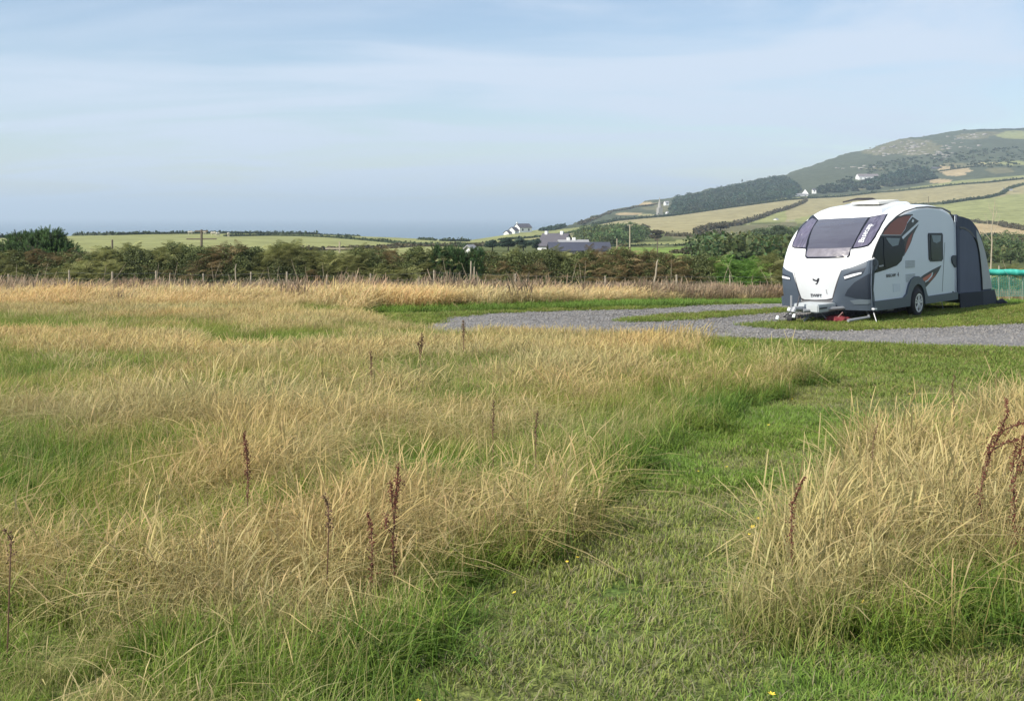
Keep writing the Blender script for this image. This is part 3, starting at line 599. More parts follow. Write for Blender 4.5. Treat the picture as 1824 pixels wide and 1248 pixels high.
# ------------------------------------------------------------------ instancing of grass through geometry nodes
def blades(n, rad, hmin, hmax, width, lean, droop, c0, c1, seed, head=0.0, bias=(0.35, 0.0), lev=4, spread=1.0, cvar=.18, flat=False):
    r = np.random.default_rng(seed)
    a = r.uniform(0, 2*math.pi, n); d = rad * np.sqrt(r.uniform(0, 1, n)); base = np.stack([np.cos(a)*d, np.sin(a)*d, np.zeros(n)], 1)
    L = r.uniform(hmin, hmax, n); th = r.uniform(0, 2*math.pi, n)
    dirv = np.stack([np.cos(th), np.sin(th)], 1) * r.uniform(.2, 1.0, n)[:, None] * spread + np.array(bias)
    le = lean * r.uniform(.4, 1.6, n); dr = droop * r.uniform(0, 1.5, n)
    sd = np.stack([-dirv[:, 1], dirv[:, 0]], 1); sd /= np.linalg.norm(sd, axis=1, keepdims=True) + 1e-6
    ra = r.uniform(-.9, .9, n); sd = sd * np.cos(ra)[:, None] + (dirv / (np.linalg.norm(dirv, axis=1, keepdims=True) + 1e-6)) * np.sin(ra)[:, None]
    T = np.linspace(0, 1, lev); P_ = np.zeros((n, lev, 2, 3)); Cc = np.zeros((n, lev, 2, 3)); tone = r.uniform(1 - cvar, 1 + cvar, (n, 1)) * r.uniform(.93, 1.07, (n, 3))
    for i, t in enumerate(T):
        hor = dirv * (L * (le * t**1.7 + dr * t**3 * .6))[:, None]
        z = L * (t - dr * .55 * t**3.2) if not flat else L * (.35 * math.sin(t * 2.6) * .5 + .02) * r.uniform(.5, 1.2, n)
        cen = base + np.concatenate([hor if not flat else dirv * (L * t)[:, None], z[:, None]], 1)
        w = width * (1 - t**2.2 * .85) if head == 0 else (width * .7 if t < .74 else (width * head * (1.0 if t < .97 else .35)))
        w = w * r.uniform(.75, 1.25, n)
        off = np.concatenate([sd * w[:, None] * .5, np.zeros((n, 1))], 1)
        P_[:, i, 0] = cen - off; P_[:, i, 1] = cen + off
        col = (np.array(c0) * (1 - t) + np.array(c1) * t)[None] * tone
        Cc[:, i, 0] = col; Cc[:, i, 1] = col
    V = P_.reshape(-1, 3); idx = np.arange(n * lev * 2).reshape(n, lev, 2)
    q = np.stack([idx[:, :-1, 0], idx[:, :-1, 1], idx[:, 1:, 1], idx[:, 1:, 0]], -1).reshape(-1, 4)
    return V, q, Cc.reshape(-1, 3)
def clump(name, parts, coll, mat):
    V, Q, K = [], [], []; b = 0
    for (v, q, c) in parts: V.append(v); Q.append(q + b); K.append(c); b += len(v)
    me = indexed(name, np.concatenate(V), np.concatenate(Q), np.concatenate(K)); me.materials.append(mat)
    o = bpy.data.objects.new(name, me); coll.objects.link(o); return o
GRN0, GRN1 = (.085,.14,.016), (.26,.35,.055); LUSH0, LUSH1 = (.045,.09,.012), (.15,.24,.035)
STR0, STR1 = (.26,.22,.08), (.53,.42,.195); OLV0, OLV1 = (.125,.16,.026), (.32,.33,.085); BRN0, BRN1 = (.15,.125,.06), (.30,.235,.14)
def coll_of(name, defs, mat=GRASS):
    cl = bpy.data.collections.new(name)
    for i, parts in enumerate(defs): clump('%s_%02d' % (name, i), parts, cl, mat)
    return cl
def gn_scatter(name, pos, rotz, tilt, scl, idx, tint, coll, label, parent=None):
    me = bpy.data.meshes.new(name); n = len(pos); me.vertices.add(n); me.vertices.foreach_set('co', np.asarray(pos, np.float32).ravel())
    a = me.attributes.new('rot', 'FLOAT_VECTOR', 'POINT'); a.data.foreach_set('vector', np.stack([tilt[:, 0], tilt[:, 1], rotz], 1).astype(np.float32).ravel())
    a = me.attributes.new('scl', 'FLOAT_VECTOR', 'POINT'); a.data.foreach_set('vector', np.asarray(scl, np.float32).ravel())
    a = me.attributes.new('pick', 'INT', 'POINT'); a.data.foreach_set('value', np.asarray(idx, np.int32))
    a = me.attributes.new('tint', 'FLOAT_COLOR', 'POINT'); t = np.ones((n, 4), np.float32); t[:, :3] = tint; a.data.foreach_set('color', t.ravel())
    o = bpy.data.objects.new(name, me); C.objects.link(o); o.parent = parent
    ng = bpy.data.node_groups.new(name + '_nodes', 'GeometryNodeTree')
    ng.interface.new_socket('Geometry', in_out='INPUT', socket_type='NodeSocketGeometry'); ng.interface.new_socket('Geometry', in_out='OUTPUT', socket_type='NodeSocketGeometry')
    N, L = ng.nodes, ng.links; gi = N.new('NodeGroupInput'); go = N.new('NodeGroupOutput')
    ci = N.new('GeometryNodeCollectionInfo'); ci.inputs['Collection'].default_value = coll; ci.inputs['Separate Children'].default_value = True; ci.inputs['Reset Children'].default_value = True
    ip = N.new('GeometryNodeInstanceOnPoints'); ip.inputs['Pick Instance'].default_value = True
    def attr(nm, ty):
        x = N.new('GeometryNodeInputNamedAttribute'); x.data_type = ty; x.inputs['Name'].default_value = nm; return x.outputs['Attribute']
    L.new(gi.outputs[0], ip.inputs['Points']); L.new(ci.outputs[0], ip.inputs['Instance'])
    L.new(attr('pick', 'INT'), ip.inputs['Instance Index']); L.new(attr('scl', 'FLOAT_VECTOR'), ip.inputs['Scale'])
    e2r = N.new('FunctionNodeEulerToRotation'); L.new(attr('rot', 'FLOAT_VECTOR'), e2r.inputs[0]); L.new(e2r.outputs[0], ip.inputs['Rotation'])
    L.new(ip.outputs[0], go.inputs[0])
    md = o.modifiers.new('scatter', 'NODES'); md.node_group = ng
    return tag(o, label, kind='stuff')

def scatter_pts(dens, y0, y1, pxr, mask):
    """uniform world points between distances y0..y1 inside a px range, kept by mask(px,row,X,Y)"""
    xl = (pxr[0] - PX0)/F*y1; xr = (pxr[1] - PX0)/F*y1; n = int(dens * (xr - xl) * (y1 - y0))
    X = rng.uniform(xl, xr, n); Y = rng.uniform(y0, y1, n); px, row = to_px(X, Y)
    k = (px > pxr[0]) & (px < pxr[1]) & mask(px, row, X, Y); X, Y = X[k], Y[k]
    return X, Y, px[k], row[k]
def tall_mask(px, row, X, Y):
    jx = px + (fbm(X, Y, .5, 61) - .5) * 900 / Y**.9; jr = row + (fbm(X, Y, .6, 62) - .5) * 250 / Y
    return (inpoly(jx, jr, LEFT_T) | inpoly(jx, jr, RIGHT_T))
def tall_zone(px, row): return inpoly(px, row, RIGHT_T)

near_defs = []
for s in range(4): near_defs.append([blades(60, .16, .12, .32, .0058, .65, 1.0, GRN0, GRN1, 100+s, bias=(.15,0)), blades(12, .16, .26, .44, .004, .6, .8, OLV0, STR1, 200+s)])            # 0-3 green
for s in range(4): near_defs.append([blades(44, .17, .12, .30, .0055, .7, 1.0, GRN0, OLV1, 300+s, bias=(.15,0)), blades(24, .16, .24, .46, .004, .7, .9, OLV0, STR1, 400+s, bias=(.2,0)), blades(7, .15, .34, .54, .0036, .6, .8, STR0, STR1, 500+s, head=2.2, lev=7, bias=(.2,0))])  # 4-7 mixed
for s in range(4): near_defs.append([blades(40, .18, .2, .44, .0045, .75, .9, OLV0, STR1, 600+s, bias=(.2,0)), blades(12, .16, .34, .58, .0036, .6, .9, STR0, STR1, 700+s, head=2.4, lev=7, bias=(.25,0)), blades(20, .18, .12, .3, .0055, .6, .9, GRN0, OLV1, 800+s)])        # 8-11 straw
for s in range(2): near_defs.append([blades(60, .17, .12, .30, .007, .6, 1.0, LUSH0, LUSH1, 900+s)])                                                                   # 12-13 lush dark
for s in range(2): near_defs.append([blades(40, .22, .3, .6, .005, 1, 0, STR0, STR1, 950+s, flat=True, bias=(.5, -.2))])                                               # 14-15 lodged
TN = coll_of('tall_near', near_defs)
far_defs = []
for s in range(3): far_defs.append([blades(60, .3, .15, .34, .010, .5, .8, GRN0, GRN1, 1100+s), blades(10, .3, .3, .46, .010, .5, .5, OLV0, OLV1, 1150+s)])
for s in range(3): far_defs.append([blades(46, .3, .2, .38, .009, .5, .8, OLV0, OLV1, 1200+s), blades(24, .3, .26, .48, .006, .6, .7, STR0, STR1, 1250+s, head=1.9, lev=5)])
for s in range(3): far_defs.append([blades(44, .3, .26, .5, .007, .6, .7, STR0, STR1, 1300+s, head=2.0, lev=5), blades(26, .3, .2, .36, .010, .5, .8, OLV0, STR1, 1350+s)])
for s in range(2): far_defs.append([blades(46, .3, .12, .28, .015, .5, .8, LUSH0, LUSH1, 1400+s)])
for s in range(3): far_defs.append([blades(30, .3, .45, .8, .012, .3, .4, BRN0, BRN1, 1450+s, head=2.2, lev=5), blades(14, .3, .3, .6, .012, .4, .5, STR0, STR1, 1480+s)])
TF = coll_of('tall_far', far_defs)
def choose_near(X, Y, px, row, right):
    g = fbm(X, Y, 1.3, 81, 4) + (fbm(X, Y, .35, 82, 2) - .5) * .35; n = len(X); k = np.full(n, 4) + rng.integers(0, 4, n)
    # greener towards the lower left and lower right, straw on the upper part
    bias = np.clip((row - 760) / 500, -.4, .9) * .05
    gs = lambda cx, cy, sx, sy: np.exp(-((px - cx)/sx)**2 - ((row - cy)/sy)**2)
    bias = bias + .22*gs(30, 880, 130, 110) + .14*gs(240, 1000, 200, 90) + .16*gs(640, 860, 110, 60) + .08*gs(960, 970, 110, 60) + .12*gs(300, 1200, 200, 70) - .20*gs(620, 1100, 140, 90) - .12*gs(200, 760, 200, 50) - .14*gs(950, 860, 100, 40) - .1*gs(100, 1240, 120, 60)
    bias = np.where(right, -.24 + .70*gs(1800,1110,180,75) + .55*gs(1470,1150,230,60) + .05, bias)
    v = g + bias + rng.normal(0, .04, n)
    k = np.where(v > .475, rng.integers(0, 4, n), k); k = np.where(v < .35 + .10*right, 8 + rng.integers(0, 4, n), k)
    k = np.where((v > .66) & (rng.random(n) < .6), 12 + rng.integers(0, 2, n), k)
    k = np.where(right & (v < .42) & (rng.random(n) < .35), 14 + rng.integers(0, 2, n), k)
    return k
def tints(X, Y, n, amt=.22):
    t = (1 - amt/2 + amt * fbm(X, Y, 2.2, 91, 4))[:, None] * rng.uniform(.88, 1.12, (n, 1)); w = (fbm(X, Y, 1.6, 92, 3) - .5)[:, None]
    return t * np.concatenate([1 + w*.22, np.ones_like(w), 1 - w*.15], 1)
def meadow_near():
    X, Y, px, row = scatter_pts(112, 2.6, 16, (-350, 2250), tall_mask)
    kp = rng.random(len(X)) > np.clip((Y - 11) / 5, 0, 1); X, Y, px, row = X[kp], Y[kp], px[kp], row[kp]
    right = tall_zone(px, row); n = len(X); k = choose_near(X, Y, px, row, right)
    sc_ = rng.uniform(.75, 1.15, n) * (.82 + .4 * fbm(X, Y, 1.1, 95)); sc_ *= np.where(right, .95, .84) * np.where((px < 260) & (row > 1130), .65, 1)
    sc_ = sc_ * np.clip((Y - 2.2) / 2.2, .4, 1); e = (~right) & inpoly(px + 800 / Y, row, PATH) ; k = np.where(e & (rng.random(n) < np.where(row > 950, .2, .45)), 12 + rng.integers(0, 2, n), k); sc_ = np.where(e, sc_ * 1.1, sc_)
    rz = np.where(rng.random(n) < .45, rng.uniform(-3.14, 3.14, n), rng.normal(.1, .8, n))
    z = znear(Y) - .01; S = np.stack([sc_, sc_, sc_ * rng.uniform(.85, 1.15, n)], 1)
    gn_scatter('meadow_grass', np.stack([X, Y, z], 1), rz, rng.normal(0, .08, (n, 2)), S, k, tints(X, Y, n), TN, 'tall seeding meadow grass, straw and green, either side of the mown path')
meadow_near()
def meadow_far():
    X, Y, px, row = scatter_pts(50, 11, 31, (-250, 2150), tall_mask); kp = rng.random(len(X)) < np.clip((Y - 11) / 5, 0, 1); X, Y, px, row = X[kp], Y[kp], px[kp], row[kp]; n = len(X)
    v = fbm(X, Y, 2.6, 85, 4) + (fbm(X, Y, .7, 86, 2) - .5) * .3 - np.clip((Y - 12) / 18, 0, 1) * .12
    v = v + .22*np.exp(-((px-430)/60)**2 - ((row-740)/30)**2) ; e = inpoly(px + 900 / Y, row, PATH)
    k = 3 + rng.integers(0, 3, n); v = v + rng.normal(0, .04, n); k = np.where(v > .455, rng.integers(0, 3, n), k); k = np.where(v < .345, 6 + rng.integers(0, 3, n), k); k = np.where(v > .70, 9 + rng.integers(0, 2, n), k)
    s = rng.uniform(.8, 1.15, n) * (.9 + .2 * fbm(X, Y, 2, 96)); s = s * np.where(px > 640, np.clip(1.05 - (Y-11)*.012, .8, 1.1), 1)
    k = np.where(e & (rng.random(n) < .5), 9 + rng.integers(0, 2, n), k); s = np.where(e, s*1.25, s)
    t = tints(X, Y, n, .3); s = s * np.interp(Y, [11, 18, 31], [.78, .74, .72])
    gn_scatter('meadow_grass', np.stack([X, Y, znear(Y) - .01], 1), rng.uniform(-3.14, 3.14, n), rng.normal(0, .08, (n, 2)), np.stack([s, s, s], 1), k, t, TF, 'far tall meadow grass up to the gravel track')
meadow_far()
def bank():
    X, Y, px, row = scatter_pts(22, 27, 44.5, (-250, 2150), lambda px, row, X, Y: inpoly(px, row + (fbm(X, Y, 1.2, 63) - .5) * 4, BACK_T)); n = len(X)
    back = (Y - 34) / 10 + (fbm(X, Y, 3, 87) - .5) * 1.0 + rng.normal(0, .22, n)
    k = 6 + rng.integers(0, 3, n); k = np.where(back > .28, 11 + rng.integers(0, 3, n), k)
    edge = inpoly(px, row + 7, BACK_T) == False
    k = np.where(edge & (px > 640), 9 + rng.integers(0, 2, n), k)
    s = rng.uniform(.8, 1.3, n) * (.7 + .7 * fbm(X, Y, 2, 97)); s = np.where(edge, s * .8, s * 1.15)
    s = s * np.where((px > 1740) & (Y > 34), .6, 1) * np.interp(Y, [30, 34, 38, 44], [1.0, .8, .62, .5]); s = np.where(k >= 11, s * 1.0, s)
    gn_scatter('bank_grass', np.stack([X, Y, znear(Y) - .01], 1), rng.normal(0, .8, n), rng.normal(0, .08, (n, 2)), np.stack([s, s, s], 1), k, tints(X, Y, n, .3) * np.where(k >= 11, 1.15, 1.25)[:, None] * np.array([1.04, 1.0, 1.12]), TF, 'rough unmown straw coloured grass bank in front of the fence')
bank()
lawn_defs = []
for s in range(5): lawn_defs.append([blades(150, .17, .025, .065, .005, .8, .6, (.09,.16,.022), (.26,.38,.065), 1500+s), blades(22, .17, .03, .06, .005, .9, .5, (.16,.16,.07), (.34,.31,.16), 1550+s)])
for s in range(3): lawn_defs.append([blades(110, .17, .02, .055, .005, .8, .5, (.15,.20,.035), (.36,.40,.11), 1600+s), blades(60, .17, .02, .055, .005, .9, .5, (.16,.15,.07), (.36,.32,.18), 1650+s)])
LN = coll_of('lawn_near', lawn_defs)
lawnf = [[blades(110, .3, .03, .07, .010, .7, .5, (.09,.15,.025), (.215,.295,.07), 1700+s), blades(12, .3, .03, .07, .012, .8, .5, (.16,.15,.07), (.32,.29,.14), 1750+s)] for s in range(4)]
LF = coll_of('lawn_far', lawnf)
def lawn_mask(px, row, X, Y):
    g = inpoly(X, Y, GPTS) & ~inpoly(X, Y, IPTS); t = inpoly(px, row, LEFT_T) | inpoly(px, row, RIGHT_T) | inpoly(px, row, BACK_T)
    cu = (X - 8.0) * math.cos(R(47.4)) + (Y - 25.0) * math.sin(R(47.4)); cv = -(X - 8.0) * math.sin(R(47.4)) + (Y - 25.0) * math.cos(R(47.4))
    return ~g & ~t & ~((cu > 5) & (cu < 7.3) & (cv > .05) & (cv < 2.3))
def lawns():
    X, Y, px, row = scatter_pts(48, 2.6, 17, (-300, 2250), lawn_mask); kp = rng.random(len(X)) > np.clip((Y - 12) / 5, 0, 1); X, Y, px, row = X[kp], Y[kp], px[kp], row[kp]; n = len(X)
    v = fbm(X, Y, 1.1, 71, 4) + .16*np.exp(-((px-1480)/200)**2 - ((row-1000)/120)**2)*0; k = np.where(v + rng.normal(0, .05, n) > .53, 5 + rng.integers(0, 3, n), rng.integers(0, 5, n))
    s = rng.uniform(.8, 1.25, n); k = np.where(fbm(X, Y, .8, 73, 3) > .60, 5 + rng.integers(0, 3, n), k); S = np.stack([s, s, s * (.45 + 1.2 * fbm(X, Y, .7, 72))], 1)
    gn_scatter('mown_grass', np.stack([X, Y, znear(Y)], 1), rng.uniform(0, 6.28, n), rng.normal(0, .05, (n, 2)), S, k, tints(X, Y, n, .3), LN, 'short mown grass of the path through the meadow')
    X, Y, px, row = scatter_pts(32, 12, 33, (-200, 2150), lawn_mask); kp = rng.random(len(X)) < np.clip((Y - 12) / 5, 0, 1); X, Y, px, row = X[kp], Y[kp], px[kp], row[kp]; n = len(X)
    s = rng.uniform(.8, 1.25, n); S = np.stack([s, s, s], 1)
    gn_scatter('mown_grass', np.stack([X, Y, znear(Y) + .01], 1), rng.uniform(0, 6.28, n), rng.normal(0, .05, (n, 2)), S, rng.integers(0, 4, n), tints(X, Y, n, .35) * np.array([1.15, 1.05, .95]), LF, 'short mown grass around the gravel track and pitch')
lawns()
def flowers():
    cl = bpy.data.collections.new('flower_heads'); m = pmat('yellow_petal', (.75,.55,.05), .6)
    V = []
    for k in range(6):
        a = k*math.pi/3; V += [(0,0,.09), (math.cos(a-.4)*.009, math.sin(a-.4)*.009, .094), (math.cos(a)*.014, math.sin(a)*.014, .096), (math.cos(a+.4)*.009, math.sin(a+.4)*.009, .094)]
    me = quadmesh('flower', np.array(V), 4); me.materials.append(m); o = bpy.data.objects.new('flower_00', me); cl.objects.link(o)
    X, Y, px, row = scatter_pts(.9, 3.5, 12, (0, 1824), lambda px, row, X, Y: inpoly(px + 500/Y, row, PATH)); n = len(X); s = rng.uniform(.7, 1.2, n)
    gn_scatter('small_flowers', np.stack([X, Y, znear(Y) + .02], 1), rng.uniform(0, 6, n), rng.normal(0, .2, (n, 2)), np.stack([s]*3, 1), np.zeros(n, int), np.ones((n, 3)), cl, 'tiny yellow flowers scattered along the mown path')
flowers()
def gravel_stones():
    cl = bpy.data.collections.new('stones'); m = pmat('stone_chip', (.19,.18,.172), .8, noise=.35, nscale=20)
    for s in range(6):
        bm = bmesh.new(); bmesh.ops.create_icosphere(bm, subdivisions=1, radius=.02)
        for v in bm.verts: v.co *= random.uniform(.6, 1.3); v.co.z *= .6
        me = bpy.data.meshes.new('stone'); bm.to_mesh(me); bm.free(); me.materials.append(m); o = bpy.data.objects.new('stone_%d' % s, me); cl.objects.link(o)
    X, Y, px, row = scatter_pts(110, 18, 32, (650, 2000), lambda px, row, X, Y: inpoly(X, Y, GPTS) & ~inpoly(X, Y, IPTS)); n = len(X); s = rng.uniform(.5, 1.5, n)
    gn_scatter('gravel', np.stack([X, Y, znear(Y) + .018], 1), rng.uniform(0, 6, n), rng.normal(0, .3, (n, 2)), np.stack([s]*3, 1), rng.integers(0, 6, n), np.ones((n, 3)), cl, 'loose grey chippings on the track')
gravel_stones()

# ------------------------------------------------------------------ bracken hedge behind the fence
HY = 47.5
HTX = [-1500,-300,0,60,130,200,260,300,350,420,480,520,560,610,660,720,780,830,860,900,940,1000,1060,1090,1130,1160,1190,1240,1280,1320,1360,1400,1500,1700,1824,2600]
HTT = [445,445,446,448,449,447,447,446,443,441,447,443,446,446,442,446,446,446,446,452,447,447,448,447,450,455,451,460,457,459,463,466,470,482,486,486]
def frond(seed, c0, c1, L=.50, w=.13, n=12, arch=.9):
    r = np.random.default_rng(seed); V = []; K = []; 
    for i in range(n):
        t = i / (n - 1); x = L * t; z = L * (.55 * t - arch * .75 * t * t) ; ln = w * math.sin(math.pi * (.12 + .85 * t)) * 1.25
        for s in (-1, 1):
            tip = np.array([x + ln*.35, s*ln, z - ln*.25 + r.normal()*.01]); b0 = np.array([x - .008, 0, z]); b1 = np.array([x + .010, 0, z])
            V += [b0, b1, tip + [.006, 0, 0], tip - [.005, 0, 0]]; c = np.array(c0) * (1-t) + np.array(c1) * t; K += [c * r.uniform(.8, 1.2)] * 4
    V = np.array(V); return V, np.arange(len(V)).reshape(-1, 4), np.array(K)
def sprig(seed, c0, c1, L=.26, n=34, up=True):
    r = np.random.default_rng(seed); V = []; K = []
    for i in range(n):
        t = i / n; a = i * 2.4; rr = .085 * (1 - t * .65); tip = np.array([math.cos(a)*rr, math.sin(a)*rr, L*t + .03]); b = np.array([0, 0, L*t]); sdv = np.array([-math.sin(a), math.cos(a), 0]) * .012
        V += [b - sdv, b + sdv, tip + sdv*.3, tip - sdv*.3]; c = (np.array(c0)*(1-t) + np.array(c1)*t) * r.uniform(.7, 1.3); K += [c]*4
    V = np.array(V); return V, np.arange(len(V)).reshape(-1, 4), np.array(K)
def leafball(seed, c0, c1, n=46, rad=.17, sz=.032):
    global rng
    old = rng; rng = np.random.default_rng(seed); p = unit(n) * rad * rng.uniform(.3, 1, n)[:, None]; q = cards(p, sz, aspect=.6).reshape(-1, 3)
    t = rng.uniform(0, 1, n)[:, None]; c = np.array(c0)*(1-t) + np.array(c1)*t; rng = old
    return q, np.arange(len(q)).reshape(-1, 4), np.repeat(c, 4, axis=0)
hd = []
for s in range(5): hd.append([frond(10+s, (.13,.14,.05), (.26,.25,.11))])
for s in range(3): hd.append([frond(20+s, (.13,.10,.05), (.24,.17,.09))])
for s in range(4): hd.append([leafball(30+s, (.03,.045,.016), (.12,.13,.05))])
for s in range(3): hd.append([sprig(40+s, (.025,.05,.018), (.05,.09,.03))])
HC = coll_of('hedge_bits', hd, FROND)
FENCE_STEM = pmat('dead_stem', (.33,.27,.19), .9, noise=.2)
def hedge():
    root = empty('hedge', (0, HY, gz(0, HY))); tag(root, 'long tangled hedge of bracken and bramble behind the wire fence', 'hedge')
    n = 30000; px = rng.uniform(-260, 2100, n); dpt = rng.uniform(0, 1, n)**1.2 * 4.0; Y = HY - 2.2 + dpt + (fbm(px, px*0, 60, 3) - .5) * 1.2
    ztop = (PY0 - np.interp(px, HTX, HTT)) / F * HY + (fbm(px, px*0+3, 22, 8, 3) - .5) * .75 - .12
    g = znear(Y); face = np.clip(dpt / 1.5, 0, 1)**.55
    zt = g + (ztop - g) * face; u = rng.uniform(0, 1, n)**.8; z = zt - (dpt > 1.2) * rng.uniform(0, .35, n) - (dpt <= 1.2) * (rng.uniform(0, .3, n)); X = (px - PX0)/F*Y
    v = fbm(X, z*2, 2.4, 14, 4); k = np.where(v > .52, rng.integers(0, 5, n), 8 + rng.integers(0, 4, n)); k = np.where((v < .38) & (rng.random(n) < .5), 5 + rng.integers(0, 3, n), k); k = np.where(rng.random(n) < .22, 8 + rng.integers(0, 4, n), k)
    k = np.where((np.abs(px - 815) < 45) & (rng.random(n) < .85), 12 + rng.integers(0, 3, n), k); k = np.where((np.abs(px - 1315) < 38) & (rng.random(n) < .6), rng.integers(0, 5, n), k)
    s = rng.uniform(.7, 1.35, n)
    tint = rng.uniform(.75, 1.9, (n, 1)) * np.array([1.0, 1.03, .95]); tint = tint * (.7 + .6*fbm(X, z, 1.5, 24))[:, None]
    tint = np.where((np.abs(px - 1315) < 38)[:, None], tint * np.array([.75, 1.25, .7]), tint)
    tl = rng.normal(0, .35, (n, 2)); tl[:, 1] -= .15
    gn_scatter('foliage', np.stack([X, Y, z], 1) - np.array([0, HY, gz(0, HY)]), rng.uniform(-3.1, 3.1, n)*.5 - 1.57, tl, np.stack([s]*3, 1), k, tint, HC, None, root)
    # dark woody interior
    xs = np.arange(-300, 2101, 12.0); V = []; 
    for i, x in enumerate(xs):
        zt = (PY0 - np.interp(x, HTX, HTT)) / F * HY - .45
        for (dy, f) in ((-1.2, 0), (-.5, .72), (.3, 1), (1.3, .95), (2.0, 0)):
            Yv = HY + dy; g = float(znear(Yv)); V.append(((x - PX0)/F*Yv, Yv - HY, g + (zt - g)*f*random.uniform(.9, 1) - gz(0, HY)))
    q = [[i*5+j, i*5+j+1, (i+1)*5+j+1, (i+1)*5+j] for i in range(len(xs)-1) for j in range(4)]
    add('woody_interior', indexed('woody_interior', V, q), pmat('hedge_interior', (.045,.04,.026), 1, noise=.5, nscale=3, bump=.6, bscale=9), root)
    # pale bare stems that stand out in the hedge
    mb = MB()
    for i in range(120):
        x = random.uniform(-50, 1880); Y = HY - random.uniform(1.9, 2.5); X = (x - PX0)/F*Y; g = float(znear(Y)) - gz(0, HY); h = random.uniform(.4, 1.5); dx = random.gauss(0, .35)
        mb.tube([(X, Y-HY, g), (X+dx*.5, Y-HY-.1, g+h*.6), (X+dx, Y-HY-.05, g+h)], [.013, .010, .004], 4)
    o = mb.build('dead_stems', FENCE_STEM, root); o['kind'] = 'stuff'
hedge()
def bush(name, px, Y, ytop, wpx, defs_idx, n, label, cat, tintc=(1,1,1), depth=3.0, lobes=None, spike=0.0):
    X = (px - PX0)/F*Y; g = gz(X, Y); h = (PY0 - ytop)/F*Y - g; w = wpx/F*Y; root = empty(name, (X, Y, g)); tag(root, label, cat)
    lb = lobes or random_lobes(w, h*.96, 0.0, 10, depth, seed=abs(int(px))); p, u, k = crown_points(lb, n); p[:, 2] = np.maximum(p[:, 2], .05)
    idx = np.array(defs_idx)[rng.integers(0, len(defs_idx), n)]
    tl = np.stack([-u[:, 1]*.8, u[:, 0]*.8], 1) + rng.normal(0, .25, (n, 2)); t = rng.uniform(.6, 1.4, (n, 1)) * np.array(tintc) * np.random.default_rng(3).uniform(.75, 1.25, 64)[k % 64][:, None]
    s = rng.uniform(.7, 1.25, n)
    gn_scatter('foliage', p, rng.uniform(0, 6.28, n)*0 + rng.normal(0, .3, n), tl, np.stack([s]*3, 1), idx, t, HC, None, root)
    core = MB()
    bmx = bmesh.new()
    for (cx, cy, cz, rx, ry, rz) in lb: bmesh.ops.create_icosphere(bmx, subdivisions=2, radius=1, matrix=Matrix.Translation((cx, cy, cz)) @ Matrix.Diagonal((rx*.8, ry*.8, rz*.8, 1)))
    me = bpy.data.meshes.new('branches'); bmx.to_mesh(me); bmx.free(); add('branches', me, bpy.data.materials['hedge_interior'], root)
    return root
gl = [(-1.1,0,1.0,1.3,1.2,1.0),(0,0,1.5,1.25,1.2,.95),(.9,0,1.15,.95,1.0,.95),(-.4,-.3,.8,1.6,1.2,.9),(-.75,0,2.0,.55,.6,.45),(.45,0,2.1,.6,.6,.5),(1.3,.2,.7,.6,.8,.75),(0.0,0,2.05,.4,.5,.35)]
bush('gorse_bush', 70, 48.3, 407, 150, [12,13,14], 6500, 'big dark green gorse bush with spiky top at the far left of the hedge', 'bush', (1.45,1.5,1.2), lobes=gl)
bush('gorse_bush', -70, 48, 430, 150, [12,13,14], 3500, 'gorse bush at the left border of the photo beside the big spiky one', 'bush', (1,1,1))

# ------------------------------------------------------------------ wire fence, stakes, netting, saplings
def fence():
    Y0 = 42.0; root = empty('wire_fence', (0, Y0, float(znear(Y0)))); tag(root, 'low post and wire fence in front of the bracken hedge', 'fence')
    posts = [(-250,486),(-160,484),(-65,486),(15,488),(123,481),(200,484),(278,482),(362,487),(447,484),(511,484),(582,489),(660,487),(773,481),(918,487),(1078,491),(1205,489),(1300,490),(1420,489),(1540,489),(1660,489)]
    tops = []
    for (px, yt) in posts:
        X = (px - PX0)/F*Y0; zt = (PY0 - yt)/F*Y0 - float(znear(Y0)); r = random.uniform(.028, .04)
        MB().tube([(X + random.uniform(-.04, .04), 0, -.2), (X, 0, zt)], [r*1.05, r*.95], 7).build('post', PALEWOOD, root); tops.append((X, zt))
    for k in range(4):
        pts = []
        for (a, b) in zip(tops[:-1], tops[1:]):
            f = .93 - k*.2; pts.append((a[0], -.045, a[1]*f)); pts.append(((a[0]+b[0])/2, -.045, (a[1]+b[1])/2*f - .015))
        MB().tube(pts, .004, 4).build('wire', pmat('fence_wire', (.25,.25,.25), .5, .8), root)
fence()
def stake(name, pts, Y, rads, label, cat, mat=PALEWOOD, twigs=()):
    X0 = (pts[0][0] - PX0)/F*Y; g = float(znear(Y)); root = empty(name, (X0, Y, g)); tag(root, label, cat)
    P3 = [((p[0] - PX0)/F*Y - X0, 0, (PY0 - p[1])/F*Y - g) for p in pts]; P3[0] = (P3[0][0], 0, -.15)
    MB().tube(P3, rads, 7).build('stem', mat, root)
    for tw in twigs:
        T3 = [((p[0] - PX0)/F*Y - X0, (i)*.04, (PY0 - p[1])/F*Y - g) for i, p in enumerate(tw)]
        MB().tube(T3, [.008]*(len(T3)-1) + [.003], 5).build('twig', mat, root)
    return root
stake('dead_sapling', [(1161,530),(1163,510),(1168,490),(1170,468),(1172,462)], 41, [.04,.035,.03,.025,.015], 'bent pale dead sapling standing between bank and hedge', 'dead sapling')
stake('stake', [(838,525),(839,465)], 43, [.03,.028], 'taller left stake of the close pair in the middle of the fence', 'stake')
stake('stake', [(844,522),(845,475)], 43.5, [.025,.022], 'shorter right stake of the close pair in the middle of the fence', 'stake')
